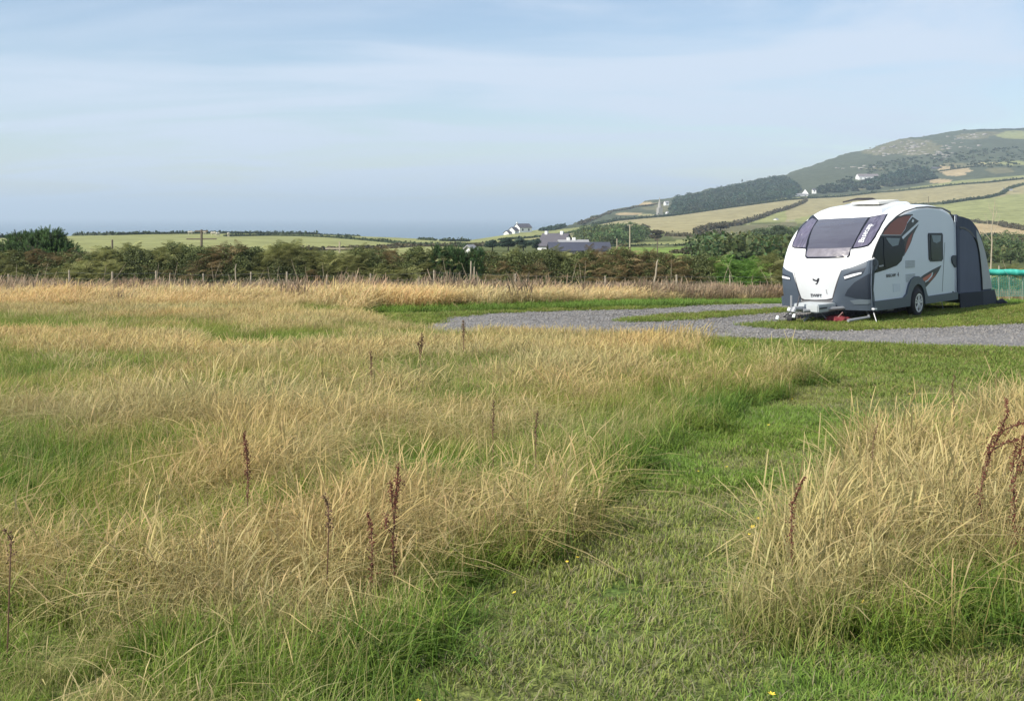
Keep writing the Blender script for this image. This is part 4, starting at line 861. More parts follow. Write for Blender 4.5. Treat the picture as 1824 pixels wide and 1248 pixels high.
stake('sapling', [(1764,540),(1765,480),(1767,430),(1766,410),(1770,380),(1773,352)], 36, [.03,.026,.02,.016,.011,.005], 'thin bare young tree with fine twigs behind the awning', 'sapling', twigs=[[(1766,415),(1760,398),(1756,380)],[(1768,400),(1776,380),(1778,366)],[(1767,420),(1778,400),(1783,384)],[(1770,385),(1764,372),(1762,362)],[(1771,372),(1777,362)],[(1766,430),(1758,418),(1752,402)]])
stake('dead_sapling', [(420,540),(420,500),(419,478),(421,470)], 44, [.03,.025,.02,.012], 'short pale dead stem in the hedge right of the second pole', 'dead sapling')
def netting():
    Y = 33.0; g = float(znear(Y)); X0 = (1758 - PX0)/F*Y; root = empty('netting_fence', (X0, Y, g)); tag(root, 'turquoise netting windbreak on thin stakes right of the awning', 'netting fence')
    X1 = (2150 - PX0)/F*Y - X0; zt = (PY0 - 480)/F*Y - g; z1 = (PY0 - 491)/F*Y - g; z0 = (PY0 - 527)/F*Y - g
    m, n, l = new_mat('turquoise_band'); n['Principled BSDF'].inputs['Roughness'].default_value = .6
    nz = n.new('ShaderNodeTexNoise'); nz.inputs['Scale'].default_value = 7; tcn = n.new('ShaderNodeTexCoord'); l.new(tcn.outputs['Object'], nz.inputs['Vector'])
    r = n.new('ShaderNodeValToRGB'); e = r.color_ramp.elements; e[0].position = .35; e[0].color = (.03,.33,.27,1); e[1].position = .65; e[1].color = (.07,.48,.40,1); l.new(nz.outputs[0], r.inputs[0]); l.new(r.outputs[0], n['Principled BSDF'].inputs['Base Color'])
    xs = np.linspace(0, X1, 60); V = []
    for i, x in enumerate(xs): 
        w = .035*math.sin(x*5) + .02*math.sin(x*13); zz = .012*math.sin(x*3.1) + .008*math.sin(x*11)
        for (z, t) in ((zt+zz, 0), (z1+zz, 0), (z1+zz, .012), (zt+zz, .012)): V.append((x, w - .06 + t, z))
    q = [[i*4+j, i*4+(j+1) % 4, (i+1)*4+(j+1) % 4, (i+1)*4+j] for i in range(59) for j in range(4)]
    add('top_band', indexed('top_band', V, q), m, root)
    # net itself: real strands
    S = []; step = .05
    for x in np.arange(0, X1, step): S.append(((x, -.05, z0), (x + .01, -.05, z1)))
    for z in np.arange(z0, z1, step): S.append(((0, -.05, z), (X1, -.05, z)))
    V = []; hw = .006
    for (a, b) in S:
        a = np.array(a); b = np.array(b); d = b - a; s = np.array([d[2], 0, -d[0]]); s = s / np.linalg.norm(s) * hw; V += [a - s, a + s, b + s, b - s]
    o = add('net', quadmesh('net', np.array(V), 4), pmat('net_cord', (.05,.30,.25), .7), root); o['kind'] = 'stuff'
    for (px, yt, h0) in [(1779,473,0),(1798,488,0),(1821,490,0),(1850,478,0),(1900,486,0),(1960,478,0),(2030,480,0)]:
        x = (px - PX0)/F*Y - X0; MB().tube([(x, 0, -.1), (x+.01, 0, (PY0 - yt)/F*Y - g)], [.022, .02], 7).build('post', PALEWOOD, root)
netting()

# ------------------------------------------------------------------ docks (dead seed stalks) in the meadow
DOCK = pmat('dock_seed', (.115,.032,.018), .8, noise=.4, nscale=30); DOCKSTEM = pmat('dock_stem', (.13,.07,.04), .8)
DOCKD = pmat('dark_dock_seed', (.13,.075,.04), .85, noise=.4, nscale=30)
def dock(px, yb, Y, spikes, label, mat=DOCK, thick=1.0):
    if mat is DOCKD: spikes = [(p_, max(f_, .62)) for p_, f_ in spikes]
    """spikes: lists of (px,y) traced points from stalk base to tip; the upper share carries seed clusters"""
    thick *= (1.02 if mat is DOCK else 1.0); X0 = (px - PX0)/F*Y; g = float(znear(Y)); root = empty('dock_plant', (X0, Y, g)); tag(root, label, 'dock plant')
    for si, (pts, f0) in enumerate(spikes):
        T = [Vector(((p[0] - PX0)/F*Y - X0, .03*math.sin(i*1.7 + si), (PY0 - p[1])/F*Y - g)) for i, p in enumerate(pts)]
        if si == 0: T = [Vector((0, 0, -.03))] + T
        n = len(T); MB().tube(T, [.0030*thick]*(n-1) + [.0012], 5).build('stalk', DOCKSTEM, root)
        V = []; Fq = []; L = sum((T[i+1]-T[i]).length for i in range(n-1)); m = int(L * (1-f0) * (560 if mat is DOCK else 480))
        for k in range(m):
            t = f0 + (1-f0) * (k + random.random()) / m; d = t * L; i = 0
            while i < n-2 and d > (T[i+1]-T[i]).length: d -= (T[i+1]-T[i]).length; i += 1
            c = T[i].lerp(T[i+1], min(1, d / max((T[i+1]-T[i]).length, 1e-6))); taper = (1 - .55*(t-f0)/(1-f0)) * (.5 + .5*abs(math.sin(t*L*38)))
            o = Vector((random.gauss(0,1), random.gauss(0,1), random.gauss(0,.8))) * .0125 * thick * taper * (1.6 if math.sin(t*L*61 + px) > .75 else 1); s = random.uniform(.003, .0065) * thick; b = len(V)
            a1 = Vector((random.gauss(0,1), random.gauss(0,1), random.gauss(0,1))).normalized() * s; a2 = a1.orthogonal().normalized() * s * .8; a3 = a1.cross(a2).normalized() * s * .6
            V += [c+o+a1, c+o-a1, c+o+a2, c+o-a2, c+o+a3, c+o-a3]
            Fq += [(b+x, b+y, b+z) for (x, y, z) in ((0,2,4),(2,1,4),(1,3,4),(3,0,4),(2,0,5),(1,2,5),(3,1,5),(0,3,5))]
        sh_ = fm('seed_head', V, Fq, mat, root, recalc=False); sh_['kind'] = 'stuff'
    return root
def Yof(row): return hit(0, row).y
dock(703, 0, 5.1, [([(700,960),(702,920),(706,875),(711,826)], .25), ([(701,930),(698,895),(697,855)], .4), ([(703,905),(708,880),(713,850)], .4), ([(700,950),(690,935),(687,915)], .3)], 'tallest red brown dock with several seed spikes in the lower middle of the meadow')
dock(661, 0, 5.0, [([(663,985),(660,950),(657,912)], .35)], 'short red dock spike just left of the tallest dock')
dock(437, 0, 6.1, [([(442,870),(438,820),(435,768)], .45), ([(438,850),(440,815),(440,782)], .4)], 'slim dark red dock standing alone in the left part of the meadow')
dock(1412, 0, 5.3, [([(1410,935),(1413,905),(1421,870),(1432,846)], .25)], 'single red dock leaning right at the left edge of the right hand grass')
dock(1760, 0, 5.8, [([(1745,880),(1760,830),(1775,780),(1790,735),(1794,708)], .35), ([(1764,830),(1764,795),(1767,770)], .3), ([(1776,790),(1785,765),(1805,755),(1830,754)], .2), ([(1770,800),(1790,785),(1812,782)], .2)], 'large sprawling dock with arching seed spikes at the right edge', thick=1.1)
dock(1812, 0, 5.6, [([(1805,870),(1808,830),(1812,780)], .2), ([(1812,860),(1818,810),(1820,770)], .2), ([(1822,850),(1826,800),(1826,765)], .2)], 'dense upright dock cut by the right border of the photo', thick=1.1)
dock(750, 0, 13.9, [([(749,638),(750,615),(752,594)], .2), ([(748,635),(746,618),(744,608)], .3)], 'brown dock in the upper middle of the meadow', DOCKD, thick=1.9)
dock(826, 0, 16.0, [([(826,606),(826,590),(825,570)], .2)], 'small brown dock in front of the left end of the gravel', DOCKD, thick=2.0)
dock(661, 0, 11.4, [([(661,662),(661,640),(660,626)], .3)], 'faint brown dock left of the upper middle dock', DOCKD, thick=1.3)
dock(879, 0, 7.7, [([(878,790),(878,750),(880,715)], .4)], 'dark thin dock above the green patch in the middle meadow', DOCKD, thick=1.1)
dock(955, 0, 7.3, [([(954,780),(955,755),(958,732)], .5)], 'short brown dock right of the dark thin dock', DOCKD)
dock(580, 0, 4.9, [([(586,925),(582,900),(576,880)], .7)], 'small blackish dock head left of the tallest dock', DOCKD, thick=1.1)
dock(1556, 0, 6.9, [([(1553,830),(1558,790),(1562,755)], .3)], 'dark broken dock stem in the straw of the right hand grass', DOCKD, thick=.8)
dock(12, 0, 4.4, [([(18,1010),(14,965),(9,940)], .75)], 'dark dock head at the left border of the photo', DOCKD)
dock(1700, 0, 8.6, [([(1699,720),(1699,690),(1700,668)], .5)], 'small dark seed head on top of the right hand grass', DOCKD)

# ------------------------------------------------------------------ caravan
ANG = R(47.4); CX, CY, CZ = 8.0, 25.0, -2.41; W = 2.23
ca, sa = math.cos(ANG), math.sin(ANG)
van = empty('caravan', (CX, CY, CZ), ANG); tag(van, 'white and grey touring caravan with dark front window parked on the pitch', 'caravan')
def side_uw(px, y, v=0.0):
    t = (px - PX0)/F; ax = CX - sa*v; ay = CY + ca*v; u = (ay*t - ax)/(ca - sa*t); Yd = ay + sa*u; return u, -(y - PY0)/F*Yd - CZ
def cr(x, y): return 1360 + x/3.931, 330 + y/3.931       # points measured on an enlarged view
WHT = pmat('caravan_white', (.80,.81,.82), .22, noise=.02, nscale=1.2, coat=.3); SHADEW = pmat('caravan_white_shaded', (.58,.64,.70), .3, noise=.03, nscale=1.0, coat=.2)  # second white is the same paint with blue sky shade put into its colour
GREY = pmat('bumper_grey', (.065,.085,.115), .4, noise=.06, nscale=2); NAVY = pmat('dark_recess', (.02,.028,.045), .5); TRIM = pmat('seal_trim', (.05,.045,.05), .5)
GLASS = pmat('tinted_acrylic', (.07,.07,.095), .12, noise=.15, nscale=1.5, coat=.5, spec=.6); GLASSD = pmat('dark_acrylic', (.010,.012,.018), .18, noise=.1, spec=.18)
wavy(GLASS, 3.0, .05, (1,.5,2.5)); GLASSL = pmat('curved_side_acrylic', (.11,.10,.15), .28, noise=.45, nscale=2, spec=.9); wavy(GLASSL, 2.0, .25, (1,3,.6)); RED = pmat('decal_red', (.22,.045,.03), .35); ORG = pmat('decal_orange', (.45,.12,.07), .4); BLK = pmat('decal_black', (.02,.02,.028), .4)  # GLASSL: pale mottled tint puts sky reflections into the corner panes' colour
SILV = pmat('alloy_silver', (.75,.76,.79), .35, metal=.4, noise=.05); TYRE = pmat('tyre_rubber', (.015,.015,.017), .75); LAMP = pmat('lamp_white', (.85,.87,.9), .15); GALV = pmat('galvanised_steel', (.30,.31,.33), .5, metal=.3)
PROF = [(.12,.29),(.07,.50),(.02,.72),(.0,.95),(.01,1.15),(.05,1.30),(.12,1.45),(.27,1.70),(.42,1.86),(.60,2.01),(.80,2.13),(1.0,2.235),(1.4,2.41),(1.8,2.52),(2.3,2.61),(2.8,2.655),(3.4,2.66),(3.8,2.63),(4.15,2.575),(4.4,2.52),(4.6,2.45),(4.74,2.36),(4.83,2.25),(4.88,2.1),(4.9,1.9),(4.9,1.2),(4.9,.32)]
def resample(pts, n):
    pts = np.array(pts); d = np.r_[0, np.cumsum(np.linalg.norm(np.diff(pts, axis=0), axis=1))]; t = np.linspace(0, d[-1], n); return np.stack([np.interp(t, d, pts[:, 0]), np.interp(t, d, pts[:, 1])], 1)
PR = resample(PROF, 160)
for _ in range(2): PR[1:-1] = (PR[:-2] + 2*PR[1:-1] + PR[2:]) / 4
tg = np.gradient(PR, axis=0); tg /= np.linalg.norm(tg, axis=1, keepdims=True); PN = np.stack([-tg[:, 1], tg[:, 0]], 1)   # outward normal
PS = np.linspace(0, 1, 160); RND = .11
def surf(v, s, off=0.0):
    """point on the caravan shell: v across (0 near side .. W), s along the profile from bottom front over the roof to bottom rear"""
    pu = np.interp(s, PS, PR[:, 0]); pw = np.interp(s, PS, PR[:, 1]); nu = np.interp(s, PS, PN[:, 0]); nw = np.interp(s, PS, PN[:, 1])
    e = min(v, W - v); d = 0.0
    if e < RND: d = RND * (1 - math.sqrt(max(0, 1 - ((RND - e)/RND)**2))) * .8
    k = 1 - abs(2*v/W - 1)**2.2; fw = max(0, min(1, (2.0 - pu)/1.6)); bow = .22 * fw * (1 - .45*max(0, min(1, (pw - 1.2)/1.2))) if pu < 2.4 else 0
    top = .05 * k * max(0, min(1, (pw - 2.0)/.5))
    return Vector((pu - nu*d + nu*off - bow*k, v, pw - nw*d + nw*off + top))
def to_img(p):
    X = CX + ca*p.x - sa*p.y; Y = CY + sa*p.x + ca*p.y; Z = CZ + p.z; return PX0 + F*X/Y, PY0 - F*Z/Y
def shell(name, s0, s1, mat, v0=0, v1=W, ns=150, nv=34, parent=van, off=0):
    ts = np.linspace(s0, s1, ns); e = [v0 + (v1-v0)*(1 - math.cos(math.pi*i/(nv-1)))/2 for i in range(nv)]
    V = [surf(v, s, off) for s in ts for v in e]; Fq = [(i*nv+j, i*nv+j+1, (i+1)*nv+j+1, (i+1)*nv+j) for i in range(ns-1) for j in range(nv-1)]
    return fm(name, V, Fq, mat, parent, smooth=True)
shell('body_shell', 0, 1, WHT)
def side_wall(vv, mat, sgn):
    pts = [(p[0] + PN[i][0]*-RND*.8, p[1] - PN[i][1]*RND*.8) for i, p in enumerate(PR)]
    return fm('side_wall', [(p[0], vv, p[1]) for p in pts], [tuple(range(len(pts)))], mat, van, recalc=False)
side_wall(.0, SHADEW, -1); side_wall(W, SHADEW, 1)
fm('floor_pan', [(.2,.06,.30),(4.8,.06,.30),(4.8,W-.06,.30),(.2,W-.06,.30),(.12,.02,.5),(4.85,.02,.5),(4.85,W-.02,.5),(.12,W-.02,.5)], [(0,3,2,1),(4,5,6,7),(0,1,5,4),(1,2,6,5),(2,3,7,6),(3,0,4,7)], TRIM, van)  # depth added to block sunlight under the body
GRID = [(v, s) for v in np.linspace(0.0, W, 60) for s in np.linspace(0, .55, 140)]
GIMG = np.array([to_img(surf(v, s)) for v, s in GRID])
def inv(px, y):
    i = int(np.argmin((GIMG[:, 0] - px)**2 + (GIMG[:, 1] - y)**2)); v, s = GRID[i]
    for _ in range(8):
        a = to_img(surf(v, s)); b = to_img(surf(min(v+.004, W), s)); c = to_img(surf(v, s+.001)); dv_ = min(v+.004, W) - v
        if dv_ <= 0: break
        J = np.array([[(b[0]-a[0])/dv_, (c[0]-a[0])/.001], [(b[1]-a[1])/dv_, (c[1]-a[1])/.001]])
        try: d = np.linalg.solve(J, np.array([px-a[0], y-a[1]]))
        except Exception: break
        d = np.clip(d, -.15, .15); v = float(np.clip(v + d[0], 0, W)); s = float(np.clip(s + d[1], 0, .6))
    return v, s
def front_patch(name, pts, mat, off, parent=van, crop=True, skirt=True, smooth=True, dens=.045):
    P2 = []
    vs0 = [inv(*(cr(*p) if crop else p)) for p in pts]
    for a, b in zip(vs0, vs0[1:] + vs0[:1]):
        n = max(1, int(math.hypot(a[0]-b[0], (a[1]-b[1])*9)/.05))
        for k in range(n): P2.append((a[0] + (b[0]-a[0])*k/n, a[1] + (b[1]-a[1])*k/n))
    return vs_patch(name, P2, mat, off, parent, skirt, dens)
def vs_patch(name, P2, mat, off, parent=van, skirt=True, dens=.045):
    S = 9.0; poly = [(v, s*S) for v, s in P2]; xs = [p[0] for p in poly]; ys = [p[1] for p in poly]; g = []
    for x in np.arange(min(xs), max(xs), dens):
        for y in np.arange(min(ys), max(ys), dens): g.append((x, y))
    g = np.array(g) if g else np.zeros((0, 2))
    if len(g): g = g[inpoly(g[:, 0], g[:, 1], poly)]
    vv = [Vector(p) for p in poly] + [Vector(tuple(p)) for p in g]; ed = [(i, (i+1) % len(poly)) for i in range(len(poly))]
    ov, oe, of, *_ = delaunay_2d_cdt(vv, ed, [], 1, 1e-5)
    V = [surf(min(max(p.x, 0), W), p.y/S, off) for p in ov]; Fc = [tuple(f) for f in of]
    if skirt:   # rim down to the shell so that the piece has thickness
        be = {}
        for f in Fc:
            for i in range(len(f)): e = (f[i], f[(i+1) % len(f)]); k = tuple(sorted(e)); be[k] = be.get(k, []) + [e]
        lo = {}
        for k, es in be.items():
            if len(es) == 1:
                a, b = es[0]
                for i in (a, b):
                    if i not in lo: lo[i] = len(V); V.append(surf(min(max(ov[i].x, 0), W), ov[i].y/S, -.005))
                Fc.append((b, a, lo[a], lo[b]))
    o = fm(name, V, Fc, mat, parent)
    return o
def side_patch(name, pts, mat, off, parent=van, crop=True, thick=None, bevel=0, v=0.0):
    uw = [side_uw(*(cr(*p) if crop else p)) for p in pts]; t = thick if thick is not None else off
    mb = MB(); mb.prism([(u, -off, w) for u, w in uw], (0, t, 0)); return mb.build(name, mat, parent, bevel=bevel)

# front window: black surround, central pane, two curved corner panes
WIN_OUT = [(200,432),(206,400),(225,362),(270,290),(310,250),(340,228),(384,244),(600,233),(735,226),(800,214),(872,202),(850,245),(815,310),(785,365),(757,405),(735,426),(690,438),(612,448),(607,490),(594,506),(450,512),(304,514),(292,502),(296,446),(215,440)]
fw = front_patch('front_window', WIN_OUT, GLASSD, .012)
front_patch('corner_pane', [(205,428),(212,396),(232,358),(276,290),(312,256),(342,234),(376,250),(350,290),(322,345),(304,400),(297,440),(220,436)], GLASSL, .02, fw)
front_patch('corner_pane', [(752,229),(800,218),(862,206),(845,240),(808,306),(778,360),(752,398),(730,420),(688,432),(630,440),(650,400),(685,335),(722,275)], GLASSL, .02, fw)
front_patch('centre_pane', [(388,250),(560,241),(734,232),(700,285),(668,345),(636,410),(618,442),(600,470),(598,498),(580,503),(450,507),(312,508),(299,498),(303,470),(318,420),(330,360),(352,300)], GLASS, .024, fw)
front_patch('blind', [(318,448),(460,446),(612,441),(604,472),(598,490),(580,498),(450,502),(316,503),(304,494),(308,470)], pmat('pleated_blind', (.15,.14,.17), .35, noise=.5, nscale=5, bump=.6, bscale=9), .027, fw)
# lower white nose panel seam and lid
front_patch('gas_locker_lid', [(216,606),(380,622),(545,596),(482,788),(440,797),(360,800),(290,798),(268,788)], pmat('locker_lid_white', (.55,.57,.59), .3, noise=.05, nscale=2, coat=.3), .012)
front_patch('lid_seam', [(212,602),(216,606),(268,788),(290,798),(440,797),(482,788),(545,596),(551,594),(488,800),(462,808),(270,806),(262,792)], TRIM, .006)
# grey corner bumpers
front_patch('corner_bumper', [(120,570),(160,590),(206,612),(230,690),(262,792),(262,840),(240,900),(150,900),(132,760),(124,660)], GREY, .022)
br = front_patch('corner_bumper', [(768,522),(700,545),(620,575),(551,594),(520,690),(488,800),(480,850),(486,905),(560,905),(660,900),(757,885),(757,740),(750,630)], GREY, .022)
front_patch('bumper_recess', [(572,770),(592,730),(640,680),(748,618),(752,700),(756,792),(660,790)], NAVY, .03)
front_patch('lamp_recess', [(564,630),(620,605),(720,578),(706,606),(690,628),(575,664)], NAVY, .030)
front_patch('running_light', [(568,640),(630,622),(690,610),(692,619),(640,636),(574,655)], LAMP, .04)
front_patch('lamp_recess', [(124,612),(190,638),(194,664),(128,650)], NAVY, .030)
front_patch('running_light', [(128,629),(188,646),(190,658),(134,645)], LAMP, .04)
front_patch('lower_facet', [(610,806),(680,796),(757,800),(757,826),(640,832)], pmat('bumper_light_facet', (.12,.15,.18), .45), .032)
front_patch('lower_valance', [(250,806),(484,806),(500,900),(235,900)], pmat('valance', (.16,.16,.17), .5), .015)
s_c = float(np.interp(1.12, PR[:60, 1], PS[:60]))
vs_patch('corner_seal', [(0, 0), (.05, 0), (.05, s_c*.5), (.05, s_c), (0, s_c), (0, s_c*.5)], GREY, .024, dens=.02)
# skirts, wheel arch, lower side
def uwb(pts): return pts
def sideprism(name, uw, mat, off, thick, parent=van, bevel=0, vbase=0.0):
    mb = MB(); mb.prism([(u, vbase - off, w) for u, w in uw], (0, thick, 0)); return mb.build(name, mat, parent, bevel=bevel)
wu, wr = 2.43, .335
arch = [(wu + math.cos(a)*r_, .30 + math.sin(a)*r_*k_) for (a, r_, k_) in []]
for (vb, sg) in ((0.0, 1), (W, -1)):
    lo = .28; 
    A = [(wu + math.cos(t)*.42, .36 + math.sin(t)*.42) for t in np.linspace(math.pi*.97, .03*math.pi, 15)]
    B = [(wu-.78,.50),(wu-.62,.58),(wu-.50,.78),(wu-.38,.90),(wu-.18,.965),(wu+.06,.965),(wu+.26,.90),(wu+.40,.78),(wu+.52,.56),(wu+.60,.46)]
    poly = [(.12,.28),(.08,.50),(.2,.50)] + B + [(4.9,.47),(4.92,.28)] + [(wu+.44,.28)] + A[::-1] + [(wu-.44,.28)]
    mb = MB(); mb.prism([(u, vb - .045*sg, w) for u, w in poly], (0, .07*sg, 0)); mb.build('side_skirt', GREY, van)
    sideprism('wheel_well', [(wu + math.cos(t)*.43, .36 + math.sin(t)*.43) for t in np.linspace(math.pi, 0, 12)] + [(wu+.43,.3),(wu-.43,.3)], TYRE, .008*sg, .2*sg, vbase=vb)
# wheels
def wheel(v0, sg):
    r = empty('wheel', (wu, v0, wr)); r.parent = van
    prof = [(.20,0),(.27,.005),(.315,.02),(.335,.05),(.335,.16),(.315,.19),(.25,.205),(.2,.205)]
    V = []; Fq = []; n = 36
    for k in range(n):
        a = 2*math.pi*k/n
        for (rr, y) in prof: V.append((math.cos(a)*rr, y*sg, math.sin(a)*rr))
    m = len(prof)
    for k in range(n):
        for j in range(m): Fq.append((k*m+j, k*m+(j+1) % m, ((k+1) % n)*m+(j+1) % m, ((k+1) % n)*m+j))
    fm('tyre', V, Fq, TYRE, r, smooth=True)
    mb = MB(); n = 24; 
    mb.tube([(0, .012*sg, 0), (0, .05*sg, 0)], [.045, .05], 14)
    for k in range(n):
        a0, a1 = 2*math.pi*k/n, 2*math.pi*(k+1)/n; b = len(mb.v)
        for (rr, y) in ((.222, .0), (.195, .0), (.195, .05), (.222, .05)):
            for a in (a0, a1): mb.v.append((math.cos(a)*rr, y*sg, math.sin(a)*rr))
        mb.f += [(b, b+1, b+3, b+2), (b+2, b+3, b+5, b+4), (b, b+1, b+7, b+6)]
    for k in range(5):
        a = 2*math.pi*k/5 + .3; d = Vector((math.cos(a), 0, math.sin(a))); t = Vector((-math.sin(a), 0, math.cos(a)))
        for s2 in (-1, 1):
            p0 = d*.04 + t*.012*s2; p1 = d*.2 + t*.042*s2; w = t*.013
            mb.prism([p0-w, p0+w, p1+w, p1-w], (0, .02*sg, 0))
    mb.build('rim', SILV, r)
    MB().tube([(0, .06*sg, 0), (0, .19*sg, 0)], [.19, .19], 20).build('brake_drum', TYRE, r)
    return r
wheel(-.07, 1); wheel(W + .07, -1)
MB().tube([(wu, .1, wr), (wu, W-.1, wr)], .04, 8).build('axle', GALV, van)
# side graphics and windows (near side)
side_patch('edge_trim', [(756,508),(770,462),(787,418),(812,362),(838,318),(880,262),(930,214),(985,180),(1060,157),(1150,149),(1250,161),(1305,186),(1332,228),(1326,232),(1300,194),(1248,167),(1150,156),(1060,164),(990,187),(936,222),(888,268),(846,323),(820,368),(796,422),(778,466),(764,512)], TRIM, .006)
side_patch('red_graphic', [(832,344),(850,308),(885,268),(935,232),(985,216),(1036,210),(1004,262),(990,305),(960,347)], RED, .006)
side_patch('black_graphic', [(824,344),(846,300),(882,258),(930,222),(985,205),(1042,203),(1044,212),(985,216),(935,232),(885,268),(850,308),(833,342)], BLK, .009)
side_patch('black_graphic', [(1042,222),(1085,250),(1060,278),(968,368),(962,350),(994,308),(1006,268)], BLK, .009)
side_patch('white_swirl', [(1042,236),(1052,246),(1044,262),(1034,256)], SHADEW, .013)
side_patch('white_stripe', [(1083,254),(1086,268),(972,378),(962,366)], SHADEW, .012)
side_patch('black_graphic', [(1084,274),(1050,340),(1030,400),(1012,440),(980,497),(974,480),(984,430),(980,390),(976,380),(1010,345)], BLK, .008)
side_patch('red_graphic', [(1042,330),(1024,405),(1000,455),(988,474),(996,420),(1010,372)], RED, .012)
sw = side_patch('side_window', [(818,350),(958,353),(986,398),(986,450),(964,528),(930,562),(850,592),(770,616),(796,580),(800,545),(790,516),(768,502),(786,430)], GLASSD, .014)
side_patch('pane', [(836,366),(954,366),(960,410),(955,520),(922,548),(846,572),(838,500)], GLASSD, .024, sw)
side_patch('blind', [(850,368),(948,370),(936,418),(896,428),(868,398)], pmat('window_curtain', (.20,.25,.27), .8), .028, sw)
side_patch('catch', [(802,562),(832,556),(833,566),(804,573)], GALV, .028, sw)
side_patch('window_rail', [(818,344),(960,346),(960,353),(818,352)], GALV, .018, sw)
w2 = side_patch('side_window', [(1154,334),(1246,334),(1252,345),(1254,515),(1243,531),(1168,534),(1156,518),(1150,350)], GLASSD, .016)
side_patch('pane', [(1166,348),(1238,348),(1241,510),(1234,520),(1176,521),(1168,508)], pmat('green_dark_pane', (.022,.03,.02), .2, spec=.2), .024, w2)
side_patch('blind', [(1170,350),(1236,350),(1232,392),(1205,405),(1180,395)], pmat('window_curtain_two', (.20,.25,.27), .8), .028, w2)
VENT = pmat('vent_plastic', (.42,.47,.49), .5)
for pts in ([(993,526),(1058,524),(1058,574),(995,578)], [(996,622),(1059,616),(1060,672),(997,678)]):
    vt = side_patch('fridge_vent', pts, VENT, .012)
    (x0, y0), (x1, y1), (x2, y2), (x3, y3) = pts
    for k in range(5):
        f0, f1 = (k+.25)/5.2, (k+.6)/5.2
        side_patch('louvre', [(x0+5, y0+(y3-y0)*f0), (x1-5, y1+(y2-y1)*f0), (x1-5, y1+(y2-y1)*f1), (x0+5, y0+(y3-y0)*f1)], pmat('vent_slot', (.30,.34,.36), .6) if k == 0 else bpy.data.materials['vent_slot'], .018, vt)
side_patch('black_graphic', [(1076,662),(1120,628),(1180,592),(1244,560),(1226,600),(1200,640),(1165,680),(1136,712),(1128,690),(1108,672)], BLK, .007)
side_patch('orange_graphic', [(1106,656),(1150,628),(1176,612),(1168,636),(1140,662),(1126,672)], ORG, .011)
side_patch('red_graphic', [(1150,672),(1178,640),(1200,616),(1212,600),(1196,638),(1160,676)], RED, .011)
side_patch('graphic_edge', [(1128,672),(1146,662),(1172,632),(1178,610),(1184,608),(1178,636),(1150,668),(1130,680)], SHADEW, .013)
side_patch('panel_seam', [(1268,400),(1270,400),(1252,745),(1250,745)], TRIM, .004)
side_patch('rear_lamp', [(1314,500),(1324,490),(1340,490),(1350,506),(1352,572),(1336,574),(1318,545),(1312,520)], NAVY, .03)
side_patch('rear_corner_trim', [(1336,215),(1346,215),(1350,760),(1344,760)], SHADEW, .016)
side_patch('reflector', [(1322,742),(1330,742),(1330,750),(1322,750)], BLK, .012)
side_patch('marker_light', [(758,860),(778,858),(778,868),(758,870)], LAMP, .06)
# nose to side blending piece in grey, with its hollow
side_patch('corner_bumper', [(757,522),(780,512),(797,530),(800,556),(786,585),(752,622),(776,818),(770,852),(757,850),(750,700)], GREY, .018)
side_patch('grab_hollow', [(762,524),(778,518),(790,532),(790,556),(774,570),(760,556)], NAVY, .026)
side_patch('service_hatch', [(905,690),(955,686),(957,742),(908,748)], pmat('hatch_white', (.50,.56,.62), .4), .006)
side_patch('panel_seam', [(757,818),(1000,794),(1000,796),(757,820)], TRIM, .004)
side_patch('awning_rail', [(1062,153),(1150,145),(1252,156),(1310,184),(1306,190),(1250,163),(1150,152),(1062,160)], GALV, .012)
# lettering
def lettering(txt, size, mat, parent, m4, name='lettering', extr=.002):
    cu = bpy.data.curves.new(name, 'FONT'); cu.body = txt; cu.size = size; cu.align_x = 'CENTER'; cu.align_y = 'CENTER'; cu.extrude = extr; cu.resolution_u = 3
    tmp = bpy.data.objects.new('tmp', cu); C.objects.link(tmp); dg = bpy.context.evaluated_depsgraph_get(); me = bpy.data.meshes.new_from_object(tmp.evaluated_get(dg))
    bpy.data.objects.remove(tmp); me.transform(m4); return add(name, me, mat, parent)
def frame(o, x, y):
    x = Vector(x).normalized(); y = Vector(y); y = (y - x*y.dot(x)).normalized(); z = x.cross(y); m = Matrix((x, y, z)).transposed().to_4x4(); m.translation = Vector(o); return m
a = side_uw(*cr(850, 634)); b = side_uw(*cr(932, 630)); L = b[0]-a[0]
lettering('BASECAMP', L/6.0, BLK, van, frame(((a[0]+b[0])/2, -.008, (a[1]+b[1])/2), (1,0,0), (0,0,1)))
a4 = side_uw(*cr(941, 626)); lettering('4', .15, BLK, van, frame((a4[0], -.008, a4[1]), (1,0,0), (0,0,1)))
def on_front(px, y, off): 
    v, s = inv(px, y); p = surf(v, s, off); dx = (surf(v-.02, s, off) - p).normalized(); dy = (surf(v, s+.01, off) - p).normalized(); return p, dx, dy
p, dx, dy = on_front(1454.5, 526, .022); lettering('SWIFT', .10, BLK, van, frame(p, dx, dy), extr=.004)
# bird emblem
vc, s_ = inv(1455, 501); 
def vs_emblem(pts, mat, name, sc_=.075):
    P2 = [(vc - x*sc_, s_ + y*sc_*.115) for x, y in pts]; return vs_patch(name, P2, mat, .02, dens=.02)
vs_emblem([(-1.3,.9),(-.5,.55),(0,.35),(.5,1.1),(.95,1.0),(.8,.2),(.3,-.7),(-.1,-1.0),(-.45,-.8),(.1,-.4),(.05,.0),(-.6,.1),(-1.2,.3)], BLK, 'emblem')
vc, s_ = inv(1472.5, 519); vs_emblem([(-.2,1),(.2,1),(.3,-.6),(.6,-1),(-.1,-1)], pmat('lock_grey', (.3,.3,.32), .4), 'lock', .05)
